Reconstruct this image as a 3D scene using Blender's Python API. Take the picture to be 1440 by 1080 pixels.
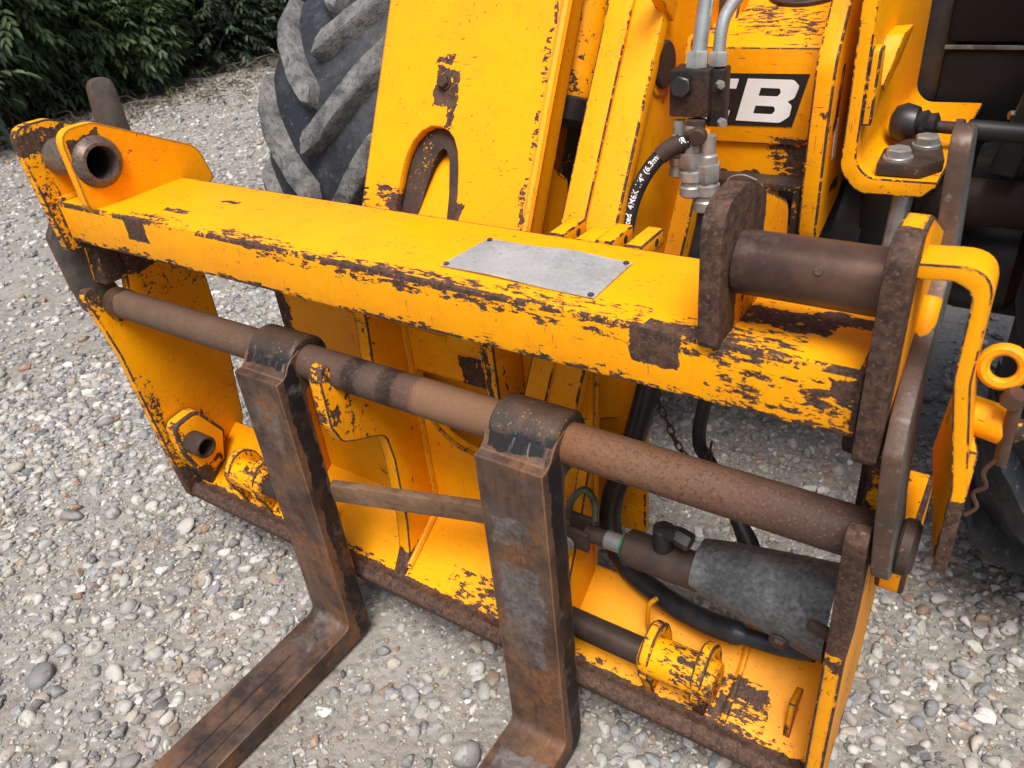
import bpy, bmesh, math, random
import numpy as np
from mathutils import Vector, Matrix
R_ = math.radians
random.seed(7); rng = np.random.default_rng(11)
for o in list(bpy.data.objects): bpy.data.objects.remove(o)
scene = bpy.context.scene
COL = scene.collection
# ------------------------------------------------------------------ camera
cam = bpy.data.cameras.new('camera'); cam_o = bpy.data.objects.new('camera', cam); COL.objects.link(cam_o)
cam.sensor_width = 36; cam.lens = 27.0; cam.clip_start = .02; cam.clip_end = 200
cam_o.matrix_world = Matrix(((0.83031, -0.23220, 0.50663, 0.0), (0.54972, 0.49073, -0.67601, 0.0), (-0.09165, 0.83980, 0.53511, 1.5), (0, 0, 0, 1)))
cam.dof.use_dof = True; cam.dof.focus_distance = 1.45; cam.dof.aperture_fstop = 9.0
scene.camera = cam_o
# ------------------------------------------------------------------ sky, sun, exposure
w = bpy.data.worlds.new('World'); scene.world = w; w.use_nodes = True
nt = w.node_tree; bg = nt.nodes['Background']
sky = nt.nodes.new('ShaderNodeTexSky'); sky.sky_type = 'NISHITA'; sky.sun_disc = False
SUN = Vector((.24, -.40, .885)).normalized()
sky.sun_elevation = math.asin(SUN.z); sky.sun_rotation = math.atan2(SUN.x, SUN.y)
sky.dust_density = 6.0; sky.ozone_density = 1.0; sky.air_density = 1.0
nt.links.new(sky.outputs[0], bg.inputs[0]); bg.inputs[1].default_value = .095
sl = bpy.data.lights.new('sun', 'SUN'); sl.energy = 2.6; sl.angle = R_(26); sl.color = (1, .965, .92)
so = bpy.data.objects.new('sun', sl); COL.objects.link(so)
so.rotation_euler = SUN.to_track_quat('Z', 'Y').to_euler(); so.location = (-3, -4, 8)
vs = scene.view_settings; vs.view_transform = 'Standard'; vs.look = 'None'; vs.exposure = 0.66; vs.gamma = 1
scene.render.engine = 'CYCLES'
scene.cycles.max_bounces = 5; scene.cycles.diffuse_bounces = 3; scene.cycles.glossy_bounces = 2; scene.cycles.transmission_bounces = 2; scene.cycles.caustics_reflective = False; scene.cycles.caustics_refractive = False

# ------------------------------------------------------------------ node helper
class G:
    def __init__(s, name):
        s.m = bpy.data.materials.new(name); s.m.use_nodes = True; s.t = s.m.node_tree
        s.b = s.t.nodes['Principled BSDF']; s._oc = None
    def n(s, t, props=None, ins=None):
        k = s.t.nodes.new(t)
        for a, v in (props or {}).items(): setattr(k, a, v)
        for a, v in (ins or {}).items(): s.put(k.inputs[a], v)
        return k
    def put(s, sock, v):
        if isinstance(v, bpy.types.NodeSocket): s.t.links.new(v, sock)
        elif isinstance(v, (tuple, list)) and sock.type == 'RGBA': sock.default_value = tuple(v)[:3] + (1,)
        else: sock.default_value = v
    def oc(s):
        if s._oc is None: s._oc = s.n('ShaderNodeTexCoord').outputs['Object']
        return s._oc
    def math(s, op, a, b=None, c=None, clamp=False):
        k = s.n('ShaderNodeMath', {'operation': op, 'use_clamp': clamp}); s.put(k.inputs[0], a)
        if b is not None: s.put(k.inputs[1], b)
        if c is not None: s.put(k.inputs[2], c)
        return k.outputs[0]
    def vmath(s, op, a, b=None):
        k = s.n('ShaderNodeVectorMath', {'operation': op}); s.put(k.inputs[0], a)
        if b is not None: s.put(k.inputs[1], b)
        return k.outputs['Value'] if op in ('DOT_PRODUCT', 'LENGTH') else k.outputs[0]
    def mapv(s, v, scale=(1, 1, 1), rot=(0, 0, 0)):
        return s.n('ShaderNodeMapping', None, {'Vector': v, 'Scale': scale, 'Rotation': rot}).outputs[0]
    def noise(s, scale, detail=4, rough=.55, vec=None, dist=0, col=False):
        k = s.n('ShaderNodeTexNoise', None, {'Vector': vec if vec is not None else s.oc(), 'Scale': scale, 'Detail': detail, 'Roughness': rough, 'Distortion': dist})
        return k.outputs['Color' if col else 'Fac']
    def attr(s, name): return s.n('ShaderNodeAttribute', {'attribute_name': name}).outputs['Fac']
    def step(s, v, lo, hi):
        k = s.n('ShaderNodeMapRange', {'clamp': True}, {'Value': v, 'From Min': lo, 'From Max': hi}); return k.outputs[0]
    def mix(s, f, a, b, mode='MIX'):
        k = s.n('ShaderNodeMix', {'data_type': 'RGBA', 'blend_type': mode}); s.put(k.inputs[0], f); s.put(k.inputs[6], a); s.put(k.inputs[7], b); return k.outputs[2]
    def ramp(s, f, stops):
        k = s.n('ShaderNodeValToRGB', None, {'Fac': f}); cr = k.color_ramp
        cr.elements[0].position = stops[0][0]; cr.elements[0].color = tuple(stops[0][1]) + (1,); cr.elements[1].position = stops[-1][0]; cr.elements[1].color = tuple(stops[-1][1]) + (1,)
        for p, c in stops[1:-1]: e = cr.elements.new(p); e.color = tuple(c) + (1,)
        return k.outputs[0]
    def edge(s, rad):
        bv = s.n('ShaderNodeBevel', {'samples': 3}, {'Radius': rad}).outputs[0]
        gn = s.n('ShaderNodeNewGeometry').outputs['True Normal']
        return s.math('SUBTRACT', 1.0, s.vmath('DOT_PRODUCT', bv, gn))
    def boxes(s, lst, wob=.02, wscale=25):
        """noise-edged worn areas: boxes (centre, half size) in the thing's own coordinates"""
        nz = s.n('ShaderNodeTexNoise', None, {'Vector': s.oc(), 'Scale': wscale, 'Detail': 6, 'Roughness': .65}).outputs['Color']
        p = s.vmath('ADD', s.oc(), s.vmath('MULTIPLY', s.vmath('SUBTRACT', nz, (.5, .5, .5)), (wob * 2,) * 3))
        out = None
        for c, h in lst:
            d = s.vmath('SUBTRACT', s.vmath('ABSOLUTE', s.vmath('SUBTRACT', p, c)), h)
            sp = s.n('ShaderNodeSeparateXYZ', None, {0: d}).outputs
            m = s.math('MAXIMUM', s.math('MAXIMUM', sp[0], sp[1]), sp[2])
            v = s.math('LESS_THAN', m, 0.0)
            out = v if out is None else s.math('MAXIMUM', out, v)
        return out
    def out(s, col, rough, metal=0.0, bump=None, bstr=.3, bdist=.003, spec=None, coat=None):
        s.put(s.b.inputs['Base Color'], col); s.put(s.b.inputs['Roughness'], rough); s.put(s.b.inputs['Metallic'], metal)
        if spec is not None: s.put(s.b.inputs['Specular IOR Level'], spec)
        if coat is not None: s.put(s.b.inputs['Coat Weight'], coat)
        if bump is not None:
            k = s.n('ShaderNodeBump', None, {'Strength': bstr, 'Distance': bdist, 'Height': bump}); s.t.links.new(k.outputs[0], s.b.inputs['Normal'])
        return s.m

YEL = (.86, .345, .0006)
def paint(name, wear=.5, edge=.006, patches=(), thin=(), col=YEL, chip=.5, streak=.5, wob=.022, rects=()):
    g = G(name)
    big = g.noise(6.5, 4, .6); mid = g.noise(62, 5, .70); fine = g.noise(210, 2, .6)
    e = g.math('MAXIMUM', g.math('MULTIPLY', g.edge(edge), 3.3), g.math('MULTIPLY', g.attr('edge'), .62))
    nz = g.math('ADD', g.math('MULTIPLY', mid, 1.9), g.math('ADD', g.math('MULTIPLY', big, 1.5), -.2))          # about 1.5 +- .3
    em = g.step(g.math('ADD', e, nz), 2.26 - .42 * wear, 2.30 - .42 * wear)
    cv = g.math('ADD', g.math('MULTIPLY', mid, .75), g.math('ADD', g.math('MULTIPLY', big, .5), g.math('MULTIPLY', fine, .12)))
    cm = g.step(cv, .93 - .09 * chip, .94 - .09 * chip)
    # scratches: stretched noise in two directions, broken up by a coarse mask
    s1 = g.noise(1.0, 2, .6, g.mapv(g.oc(), (330, 90, 22), (.15, .1, .2)))
    s2 = g.noise(1.0, 2, .6, g.mapv(g.oc(), (26, 150, 290), (.3, -.2, .5)))
    br = g.step(g.noise(13, 2, .6), .50, .60)
    sc = g.math('MULTIPLY', g.step(g.math('MAXIMUM', s1, s2), .715 - .03 * streak, .73 - .03 * streak), br)
    spk = g.math('MULTIPLY', g.step(g.noise(130, 1, .5), .735, .75), g.step(big, .42, .55))
    m = g.math('MAXIMUM', g.math('MAXIMUM', em, cm), g.math('MAXIMUM', sc, g.math('MULTIPLY', spk, .8)))
    if rects: m = g.math('MAXIMUM', m, g.math('MULTIPLY', g.boxes(rects, .012, 40), g.step(mid, .24, .27)))
    if patches: m = g.math('MAXIMUM', m, g.math('MULTIPLY', g.boxes(patches, wob, 28), g.step(mid, .36, .39)))
    if thin: m = g.math('MAXIMUM', m, g.math('MULTIPLY', g.boxes(thin, .025, 16), g.step(g.math('ADD', g.math('MULTIPLY', g.noise(1.0, 5, .72, g.mapv(g.oc(), (38, 100, 100), (0, .25, .12))), .85), g.math('MULTIPLY', big, .4)), .645, .66)))
    yel = g.mix(g.step(big, .35, .72), col, (col[0] * .95, col[1] * .88, col[2] + .004))
    dirt = g.math('MULTIPLY', g.step(g.noise(22, 5, .74), .52, .80), .40)
    yel = g.mix(dirt, yel, (.60, .20, .004))
    yel = g.mix(g.math('MULTIPLY', g.step(g.noise(1.0, 4, .7, g.mapv(g.oc(), (70, 70, 7))), .60, .78), .22 + .10 * streak), yel, (.30, .135, .012))
    rust = g.mix(g.step(g.noise(75, 4, .7), .38, .68), (.034, .022, .019), (.105, .058, .038))
    rust = g.mix(g.step(fine, .55, .75), rust, (.16, .085, .052))
    c = g.mix(m, yel, rust)
    r = g.math('ADD', g.math('MULTIPLY', m, .20), g.math('ADD', .40, g.math('MULTIPLY', big, .20)))
    h = g.math('ADD', g.math('MULTIPLY', m, -.7), g.math('ADD', g.math('MULTIPLY', mid, .30), g.math('MULTIPLY', g.noise(20, 4, .6), 1.0)))
    return g.out(c, r, 0.0, h, .55, .0026, .20)
def steel(name, a, b, c=None, rough=.55, metal=.35, edge_col=None, edge=.008, yellow=0.0, scale=14, bs=.35, streak=0, speck=0, patches=None, pcol=(.02, .022, .025)):
    g = G(name)
    n1 = g.noise(scale, 8, .66); n2 = g.noise(scale * 7, 5, .6); n3 = g.noise(scale * .35, 3, .5)
    col = g.mix(g.step(n1, .36, .66), a, b)
    if c is not None: col = g.mix(g.step(g.math('ADD', g.math('MULTIPLY', n3, .7), g.math('MULTIPLY', n2, .35)), .50, .66), col, c)
    if patches: col = g.mix(g.math('MULTIPLY', g.boxes(patches, .03, 12), .85), col, pcol)
    if streak: col = g.mix(g.math('MULTIPLY', g.step(g.noise(1.0, 4, .65, g.mapv(g.oc(), (75, 9, 9) if streak == 1 else (6, 90, 90))), .5, .72), .6), col, (.045, .032, .026))
    col = g.mix(g.math('MULTIPLY', g.step(n2, .62, .78), .55), col, (.030, .022, .018))
    if speck: col = g.mix(g.math('MULTIPLY', g.step(g.noise(190, 2, .6), .50, .66), g.math('MULTIPLY', g.step(n3, .35, .6), .8)), col, (.045, .030, .024))
    if yellow: col = g.mix(g.step(g.math('ADD', g.math('MULTIPLY', n2, .5), g.math('MULTIPLY', n3, .6)), .72 - .12 * yellow, .74 - .12 * yellow), col, (.62, .28, .01))
    if edge_col is not None:
        e = g.edge(edge); col = g.mix(g.step(g.math('ADD', g.math('MULTIPLY', e, 3), g.math('MULTIPLY', n1, .6)), .55, .95), col, edge_col)
    r = g.math('ADD', rough - .12, g.math('MULTIPLY', n1, .26))
    return g.out(col, r, metal, g.math('ADD', g.math('MULTIPLY', n2, .6), n1), bs, .0015, .25)
def plain(name, a, b, rough=.5, metal=0.0, scale=20, bs=.15, dust=0.0, dcol=(.30, .28, .25)):
    g = G(name); n1 = g.noise(scale, 6, .62)
    col = g.mix(g.step(n1, .35, .7), a, b)
    if dust: col = g.mix(g.math('MULTIPLY', g.step(g.noise(scale * .5, 6, .7), .45, .72), dust), col, dcol)
    return g.out(col, g.math('ADD', rough - .08, g.math('MULTIPLY', n1, .2)), metal, g.noise(scale * 6, 4, .6), bs, .0012)

# ------------------------------------------------------------------ mesh helpers
def finish(name, bm, m, parent=None, kind=None, smooth=True, ang=38):
    me = bpy.data.meshes.new(name); bmesh.ops.recalc_face_normals(bm, faces=bm.faces); bm.to_mesh(me); bm.free()
    if smooth:
        me.polygons.foreach_set('use_smooth', [True] * len(me.polygons)); me.set_sharp_from_angle(angle=R_(ang))
    me.materials.append(m)
    return link(name, me, parent, kind)
def link(name, me, parent=None, kind=None):
    o = bpy.data.objects.new(name, me); COL.objects.link(o)
    if parent is not None:
        o.parent = parent
        if parent.type == 'EMPTY': o.location = -parent.location
    if kind: o['kind'] = kind
    return o
def thing(name, label, cat, loc, group=None):
    o = bpy.data.objects.new(name, None); COL.objects.link(o); o.location = loc; o.empty_display_size = .1
    o['label'] = label; o['category'] = cat
    if group: o['group'] = group
    return o
def tag(o, label, cat, group=None):
    o['label'] = label; o['category'] = cat
    if group: o['group'] = group
    return o
def bevel(bm, off, seg=2, ang=28):
    if off <= 0: return
    lay = bm.faces.layers.float.get('edge') or bm.faces.layers.float.new('edge')
    es = [e for e in bm.edges if len(e.link_faces) == 2 and e.calc_face_angle(0) > R_(ang)]
    for f in bmesh.ops.bevel(bm, geom=es, offset=off, segments=seg, affect='EDGES', clamp_overlap=True, profile=.6)['faces']: f[lay] = 1.0
def rp(pts, seg=5):
    """polygon with rounded corners: points (a, b) or (a, b, radius)"""
    out = []; n = len(pts)
    for i, p in enumerate(pts):
        if len(p) < 3 or p[2] <= 0: out.append((p[0], p[1])); continue
        c = Vector(p[:2]); a = (Vector(pts[i - 1][:2]) - c); b = (Vector(pts[(i + 1) % n][:2]) - c)
        la, lb = a.length, b.length; a.normalize(); b.normalize()
        th = a.angle(b); d = min(p[2] / math.tan(th / 2), la * .49, lb * .49)
        s, e = c + a * d, c + b * d
        for k in range(seg + 1):
            t = k / seg; q = s * (1 - t) ** 2 + c * 2 * t * (1 - t) + e * t * t; out.append((q.x, q.y))
    return out
AX = {'x': lambda t, a, b: (t, a, b), 'y': lambda t, a, b: (a, t, b), 'z': lambda t, a, b: (a, b, t)}
def prism(prof, t0, t1, bev=.003, ax='x', bm=None, seg=2):
    own = bm is None; B = bmesh.new(); B.faces.layers.float.new('edge'); f = AX[ax]
    v0 = [B.verts.new(f(t0, a, b)) for a, b in prof]; v1 = [B.verts.new(f(t1, a, b)) for a, b in prof]
    n = len(prof); B.faces.new(v0[::-1]); B.faces.new(v1)
    for i in range(n): B.faces.new((v0[i], v0[(i + 1) % n], v1[(i + 1) % n], v1[i]))
    bmesh.ops.recalc_face_normals(B, faces=B.faces); bevel(B, bev, seg)
    return B if own else join(bm, B)
def join(bm, B):
    me = bpy.data.meshes.new('t'); B.to_mesh(me); B.free(); bm.from_mesh(me); bpy.data.meshes.remove(me); return bm
def box(c, s, bev=.003, rot=None, bm=None):
    B = bmesh.new(); B.faces.layers.float.new('edge'); bmesh.ops.create_cube(B, size=1)
    bmesh.ops.scale(B, vec=s, verts=B.verts); bevel(B, bev)
    if rot is not None: bmesh.ops.transform(B, matrix=rot.to_4x4(), verts=B.verts)
    bmesh.ops.translate(B, vec=c, verts=B.verts)
    return B if bm is None else join(bm, B)
def frame(d):
    d = Vector(d).normalized(); u = d.orthogonal().normalized(); return d, u, d.cross(u)
def lathe(p0, d, prof, seg=36, bm=None, cap=True):
    """profile (t along d, radius)"""
    B = bmesh.new(); d, u, v = frame(d); p0 = Vector(p0); rings = []
    for t, r in prof:
        rings.append([B.verts.new(p0 + d * t + (u * math.cos(a) + v * math.sin(a)) * max(r, 1e-5)) for a in [2 * math.pi * k / seg for k in range(seg)]])
    for a, b in zip(rings, rings[1:]):
        for k in range(seg): B.faces.new((a[k], a[(k + 1) % seg], b[(k + 1) % seg], b[k]))
    if cap: B.faces.new(rings[0][::-1]); B.faces.new(rings[-1])
    bmesh.ops.recalc_face_normals(B, faces=B.faces)
    return B if bm is None else join(bm, B)
def cyl(p0, p1, r, bev=.002, seg=36, bm=None, ri=None):
    d = Vector(p1) - Vector(p0); L = d.length
    pr = [(0, r - bev), (bev, r), (L - bev, r), (L, r - bev)]
    if ri: pr = [(0, ri), (0, r - bev), (bev, r), (L - bev, r), (L, r - bev), (L, ri), (0, ri)]
    return lathe(p0, d, pr, seg, bm, cap=not ri)
def hexb(c, d, r, h, bm=None, washer=0):
    B = bmesh.new(); lathe(c, d, [(0, r), (h * .85, r), (h, r * .86)], 6, B)
    if washer: lathe(c, d, [(-.001, washer), (h * .25, washer), (h * .3, washer * .96)], 20, B)
    return B if bm is None else join(bm, B)
def spline(pts, n=8):
    P = [Vector(p) for p in pts]; P = [P[0] * 2 - P[1]] + P + [P[-1] * 2 - P[-2]]; out = []
    for i in range(1, len(P) - 2):
        a, b, c, d = P[i - 1:i + 3]
        for k in range(n):
            t = k / n; out.append(.5 * ((2 * b) + (c - a) * t + (2 * a - 5 * b + 4 * c - d) * t * t + (3 * b - a - 3 * c + d) * t ** 3))
    out.append(P[-2]); return out
def sweep(path, r, seg=12, bm=None, flat=None, smooth=8, closed=False):
    pts = spline(path, smooth) if smooth else [Vector(p) for p in path]
    B = bmesh.new(); rings = []; u = None; N = len(pts)
    for i, p in enumerate(pts):
        if closed: t = pts[(i + 1) % N] - pts[i - 1]
        else: t = pts[min(i + 1, N - 1)] - pts[max(i - 1, 0)]
        t.normalize()
        if u is None: u = t.orthogonal().normalized()
        u = (u - t * u.dot(t)).normalized(); v = t.cross(u)
        rr = r(i / (N - 1)) if callable(r) else r
        rings.append([B.verts.new(p + (u * math.cos(a) + v * math.sin(a)) * rr) for a in [2 * math.pi * k / seg for k in range(seg)]])
    pr = list(zip(rings, rings[1:])) + ([(rings[-1], rings[0])] if closed else [])
    for a, b in pr:
        for k in range(seg): B.faces.new((a[k], a[(k + 1) % seg], b[(k + 1) % seg], b[k]))
    if not closed: B.faces.new(rings[0][::-1]); B.faces.new(rings[-1])
    return B if bm is None else join(bm, B)
def plate_holes(outer, holes, depth, bev, mtx):
    """flat plate with openings from a filled 2D curve, placed by a matrix"""
    cu = bpy.data.curves.new('t', 'CURVE'); cu.dimensions = '2D'; cu.fill_mode = 'BOTH'; cu.extrude = depth / 2 - bev; cu.bevel_depth = bev; cu.bevel_resolution = 1; cu.offset = -bev
    for poly in [outer] + holes:
        s = cu.splines.new('POLY'); s.points.add(len(poly) - 1); s.use_cyclic_u = True
        for q, (a, b) in zip(s.points, poly): q.co = (a, b, 0, 1)
    o = bpy.data.objects.new('t', cu); COL.objects.link(o)
    me = bpy.data.meshes.new_from_object(o.evaluated_get(bpy.context.evaluated_depsgraph_get()))
    bpy.data.objects.remove(o); bpy.data.curves.remove(cu)
    bm = bmesh.new(); bm.from_mesh(me); bpy.data.meshes.remove(me); bmesh.ops.transform(bm, matrix=mtx, verts=bm.verts); return bm
def circle(c, r, n=32, a0=0): return [(c[0] + r * math.cos(a0 + 2 * math.pi * k / n), c[1] + r * math.sin(a0 + 2 * math.pi * k / n)) for k in range(n)]

# ------------------------------------------------------------------ materials
RUST_LIP = [((-.95, .80, .12), (1.2, .072, .12))]
M = {}
M['beam'] = paint('worn_yellow_paint_beam', .62, .007, [((-.22, .885, 1.018), (.06, .026, .012)), ((-.16, .91, 1.018), (.035, .015, .012)),
      ((-.05, .793, .99), (.09, .03, .012)), ((-.33, .81, 1.018), (.05, .010, .006)), ((-1.45, .86, 1.018), (.04, .010, .006)), ((-1.38, .94, 1.018), (.03, .006, .006))],
      [((-.72, .80, 1.014), (.42, .026, .022)), ((-.95, .795, .930), (.9, .02, .010)), ((-.40, .80, 1.014), (.22, .05, .016)), ((-1.25, .815, 1.018), (.3, .016, .01)), ((-.20, .793, .97), (.09, .012, .03))], chip=.50, streak=1.1, rects=[((-1.511, .793, 1.0), (.035, .012, .032)), ((-.361, .793, .995), (.035, .012, .031))])
M['plate'] = paint('worn_yellow_paint_side_plate', .85, .008, [((-1.79, .792, .79), (.05, .020, .030)), ((-1.78, .86, .715), (.05, .03, .014)), ((-.09, .79, .97), (.06, .03, .012)),
      ((-1.66, .83, 1.125), (.05, .035, .040)), ((-1.8, .82, 1.15), (.05, .06, .022)), ((-1.8, .9, .86), (.05, .09, .06)), ((-1.8, .87, .19), (.05, .06, .05))], [((-1.79, .78, .98), (.06, .03, .24)), ((-1.79, .82, .3), (.06, .025, .25)), ((-1.79, 1.0, .80), (.05, .09, .09))], chip=.42, streak=.8)
M['ear'] = paint('worn_yellow_paint_ear_heavy_rust', .95, .012, [((-.09, .99, .16), (.05, .035, .05))], [((-.09, .86, .72), (.06, .06, .12))], chip=.5, streak=1.0,
      rects=[((-.10, .785, 1.0), (.06, .022, .3)), ((-.10, .755, .5), (.06, .045, .4)), ((-.10, .81, .68), (.06, .055, .13)), ((-.29, .79, 1.0), (.06, .05, .3)), ((-.29, .85, 1.16), (.06, .08, .055))])
M['grubby'] = paint('grubby_yellow_paint_in_slot', 1.2, .006, thin=[((-.97, 1.15, 1.05), (.15, .15, .2))], chip=1.7, streak=1.0)
M['floor'] = paint('worn_yellow_paint_floor', .55, .006, [((-.225, .925, .22), (.03, .02, .03)), ((-.26, .90, .19), (.016, .014, .02))],
      [((-.95, .865, .17), (1.0, .022, .05)), ((-.24, .91, .2), (.06, .04, .04)), ((-.8, .9, .2), (.12, .03, .04))], chip=.50, streak=.4, wob=.022, rects=RUST_LIP)
M['yellow'] = paint('worn_yellow_paint', .50, .005, chip=.36, streak=.7)
M['rib'] = paint('worn_yellow_paint_ribs', 1.05, .008, [((-1.047, .80, .78), (.02, .016, .010)), ((-1.047, .86, .70), (.02, .03, .012)), ((-.86, 1.02, .69), (.03, .03, .04)), ((-1.42, 1.02, .8), (.03, .04, .16)), ((-1.05, .79, .72), (.02, .012, .06)), ((-1.05, .90, .17), (.05, .05, .05)), ((-.75, .94, .8), (.006, .02, .1))], chip=.48, streak=.8)
M['boom'] = paint('yellow_paint_boom', .34, .005, [((-.975, 1.197, 1.205), (.024, .03, .032)), ((-.955, 1.19, 1.185), (.010, .03, .05)), ((-.905, 1.09, 1.0), (.016, .03, .02)), ((-1.06, 1.09, .995), (.013, .03, .02)), ((-.985, 1.21, 1.25), (.02, .03, .006))], [((-.760, 1.25, 1.25), (.005, .35, .35)), ((-1.10, 1.1, 1.0), (.05, .05, .03))], chip=.26, streak=.6)
M['chassis'] = paint('yellow_paint_chassis', .75, .008, [((-.44, 1.5, .985), (.13, .03, .010)), ((-.395, 1.5, 1.03), (.02, .03, .022))], [((-.40, 1.5, 1.02), (.05, .03, .05)), ((-.45, 1.60, 1.25), (.2, .06, .03))], chip=.30, streak=.7)
M['handle'] = paint('worn_yellow_paint_handle', .70, .006, [((.01, .8, .82), (.05, .03, .06))], chip=.40, streak=.8)
M['lug'] = paint('worn_yellow_paint_lugs', 1.35, .010, thin=[((-.34, .87, .26), (.12, .06, .09)), ((-1.56, .87, .26), (.12, .06, .09))], chip=1.05, streak=.9)
def bar_mat():
    g = G('rusty_fork_bar'); n1 = g.noise(20, 6, .68); n2 = g.noise(170, 3, .65); n3 = g.noise(5, 3, .6)
    x = g.n('ShaderNodeSeparateXYZ', None, {0: g.oc()}).outputs[0]
    t = g.math('ADD', g.math('DIVIDE', g.math('ADD', x, 1.8), 1.75), g.math('MULTIPLY', g.math('SUBTRACT', n1, .5), .012))
    stops = [(0, (.105, .070, .046)), (.24, (.115, .074, .048)), (.33, (.090, .056, .044)), (.43, (.085, .053, .044)), (.452, (.080, .050, .042)), (.456, (.010, .011, .013)), (.474, (.012, .012, .014)), (.478, (.066, .052, .046)),
             (.504, (.060, .047, .042)), (.508, (.009, .010, .012)), (.524, (.011, .011, .012)), (.528, (.085, .050, .040)), (.550, (.095, .057, .044)), (.556, (.205, .112, .066)), (.66, (.190, .102, .054)), (.72, (.185, .080, .036)), (.80, (.165, .084, .045)), (.88, (.120, .062, .043)), (.94, (.060, .037, .032)), (1, (.045, .029, .026))]
    c = g.mix(.22, g.ramp(t, stops), (.05, .025, .015)); c = g.mix(g.math('MULTIPLY', g.step(n1, .45, .75), .20), c, (.26, .155, .10)); c = g.mix(g.math('MULTIPLY', g.step(n3, .45, .65), .20), c, (.09, .055, .04))
    c = g.mix(g.math('MULTIPLY', g.step(n2, .52, .64), g.math('MULTIPLY', g.step(x, -.75, -.35), .75)), c, (.050, .030, .024))
    c = g.mix(g.math('MULTIPLY', g.step(g.noise(260, 2, .6), .58, .68), .4), c, (.24, .13, .08))
    return g.out(c, g.math('ADD', .48, g.math('MULTIPLY', n1, .30)), .0, g.math('ADD', n2, n1), .5, .0018, .22)
M['bar'] = bar_mat()
M['pin'] = steel('worn_steel_pin', (.050, .029, .023), (.120, .064, .040), (.145, .118, .105), .36, .25, scale=9, speck=1)
def fork_mat():
    g = G('fork_steel'); n1 = g.noise(10, 7, .70); n2 = g.noise(90, 4, .68); n3 = g.noise(5.5, 5, .68); ln = g.noise(1.0, 4, .68, g.mapv(g.oc(), (120, 10, 10)))
    c = g.mix(g.step(n1, .38, .62), (.034, .023, .020), (.115, .068, .046))
    c = g.mix(g.math('MULTIPLY', g.step(n3, .48, .58), .8), c, g.mix(g.step(n2, .35, .65), (.22, .098, .036), (.12, .062, .036)))
    c = g.mix(g.math('MULTIPLY', g.step(ln, .50, .70), .55), c, (.035, .026, .024))
    # grey scraped areas
    gm = g.math('MULTIPLY', g.boxes([((-.588, .74, .40), (.045, .03, .13)), ((-.60, .73, .60), (.035, .03, .03)), ((-1.19, .70, .06), (.035, .05, .03)), ((-1.19, .74, .62), (.04, .02, .06)), ((-.59, .60, .05), (.05, .1, .03))], .05, 8), g.step(g.math('ADD', n1, g.math('MULTIPLY', n2, .25)), .52, .80))
    c = g.mix(g.math('MULTIPLY', g.step(g.noise(7, 5, .7, dist=.5), .54, .66), .45), c, (.088, .084, .080)); c = g.mix(g.math('MULTIPLY', gm, .9), c, g.mix(g.step(n2, .4, .7), (.085, .088, .092), (.20, .20, .198)))
    # black paint left on the side faces, scratched
    km = g.math('MULTIPLY', g.boxes([((-1.114, .783, .45), (.016, .018, .32)), ((-.513, .783, .45), (.016, .018, .33)), ((-1.187, .772, .772), (.055, .03, .014)), ((-.588, .772, .772), (.055, .03, .014)), ((-1.114, .82, .1), (.02, .05, .1)), ((-.513, .82, .1), (.02, .05, .1))], .018, 16), g.step(n1, .36, .48))
    c = g.mix(g.math('MULTIPLY', km, .92), c, g.mix(g.step(ln, .56, .74), (.008, .009, .011), (.17, .165, .15)))
    # grooves worn along the blade
    gl = g.boxes([((-1.196, .1, .05), (.0022, .52, .03)), ((-1.158, .05, .05), (.0020, .5, .03)), ((-.60, .1, .05), (.0022, .52, .03))], .003, 9)
    c = g.mix(g.math('MULTIPLY', gl, .8), c, (.015, .012, .011))
    e = g.math('MAXIMUM', g.math('MULTIPLY', g.edge(.006), 3), g.math('MULTIPLY', g.attr('edge'), .55))
    c = g.mix(g.math('MULTIPLY', g.step(g.math('ADD', e, n1), .85, 1.15), .8), c, (.20, .098, .048))
    c = g.mix(g.math('MULTIPLY', g.step(n2, .60, .70), .5), c, (.028, .020, .018))
    return g.out(c, g.math('ADD', .40, g.math('MULTIPLY', n1, .30)), .10, g.math('ADD', g.math('ADD', n1, g.math('MULTIPLY', n2, .5)), g.math('MULTIPLY', gl, -2.0)), .5, .002, .25)
M['fork'] = fork_mat()
def eye_mat():
    g = G('fork_eye_steel'); n1 = g.noise(24, 6, .70); n2 = g.noise(150, 3, .65)
    z = g.n('ShaderNodeSeparateXYZ', None, {0: g.oc()}).outputs[2]
    zz = g.math('ADD', z, g.math('MULTIPLY', g.math('SUBTRACT', n1, .5), .05))
    c = g.ramp(g.step(zz, .70, .81), [(0, (.05, .03, .022)), (.30, (.10, .058, .038)), (.46, (.028, .036, .048)), (.70, (.012, .015, .020)), (.80, (.045, .034, .026)), (1, (.075, .046, .034))])
    c = g.mix(g.math('MULTIPLY', g.step(n1, .52, .62), .55), c, (.10, .060, .040))
    c = g.mix(g.math('MULTIPLY', g.step(g.math('ADD', n2, g.math('MULTIPLY', n1, .3)), .80, .85), g.math('MULTIPLY', g.step(zz, .775, .795), .8)), c, (.42, .24, .03))
    c = g.mix(g.math('MULTIPLY', g.step(n2, .63, .70), .6), c, (.22, .20, .18))
    return g.out(c, g.math('ADD', .30, g.math('MULTIPLY', n1, .30)), .15, g.math('ADD', n1, n2), .45, .0018)
M['eye'] = eye_mat()
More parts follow.
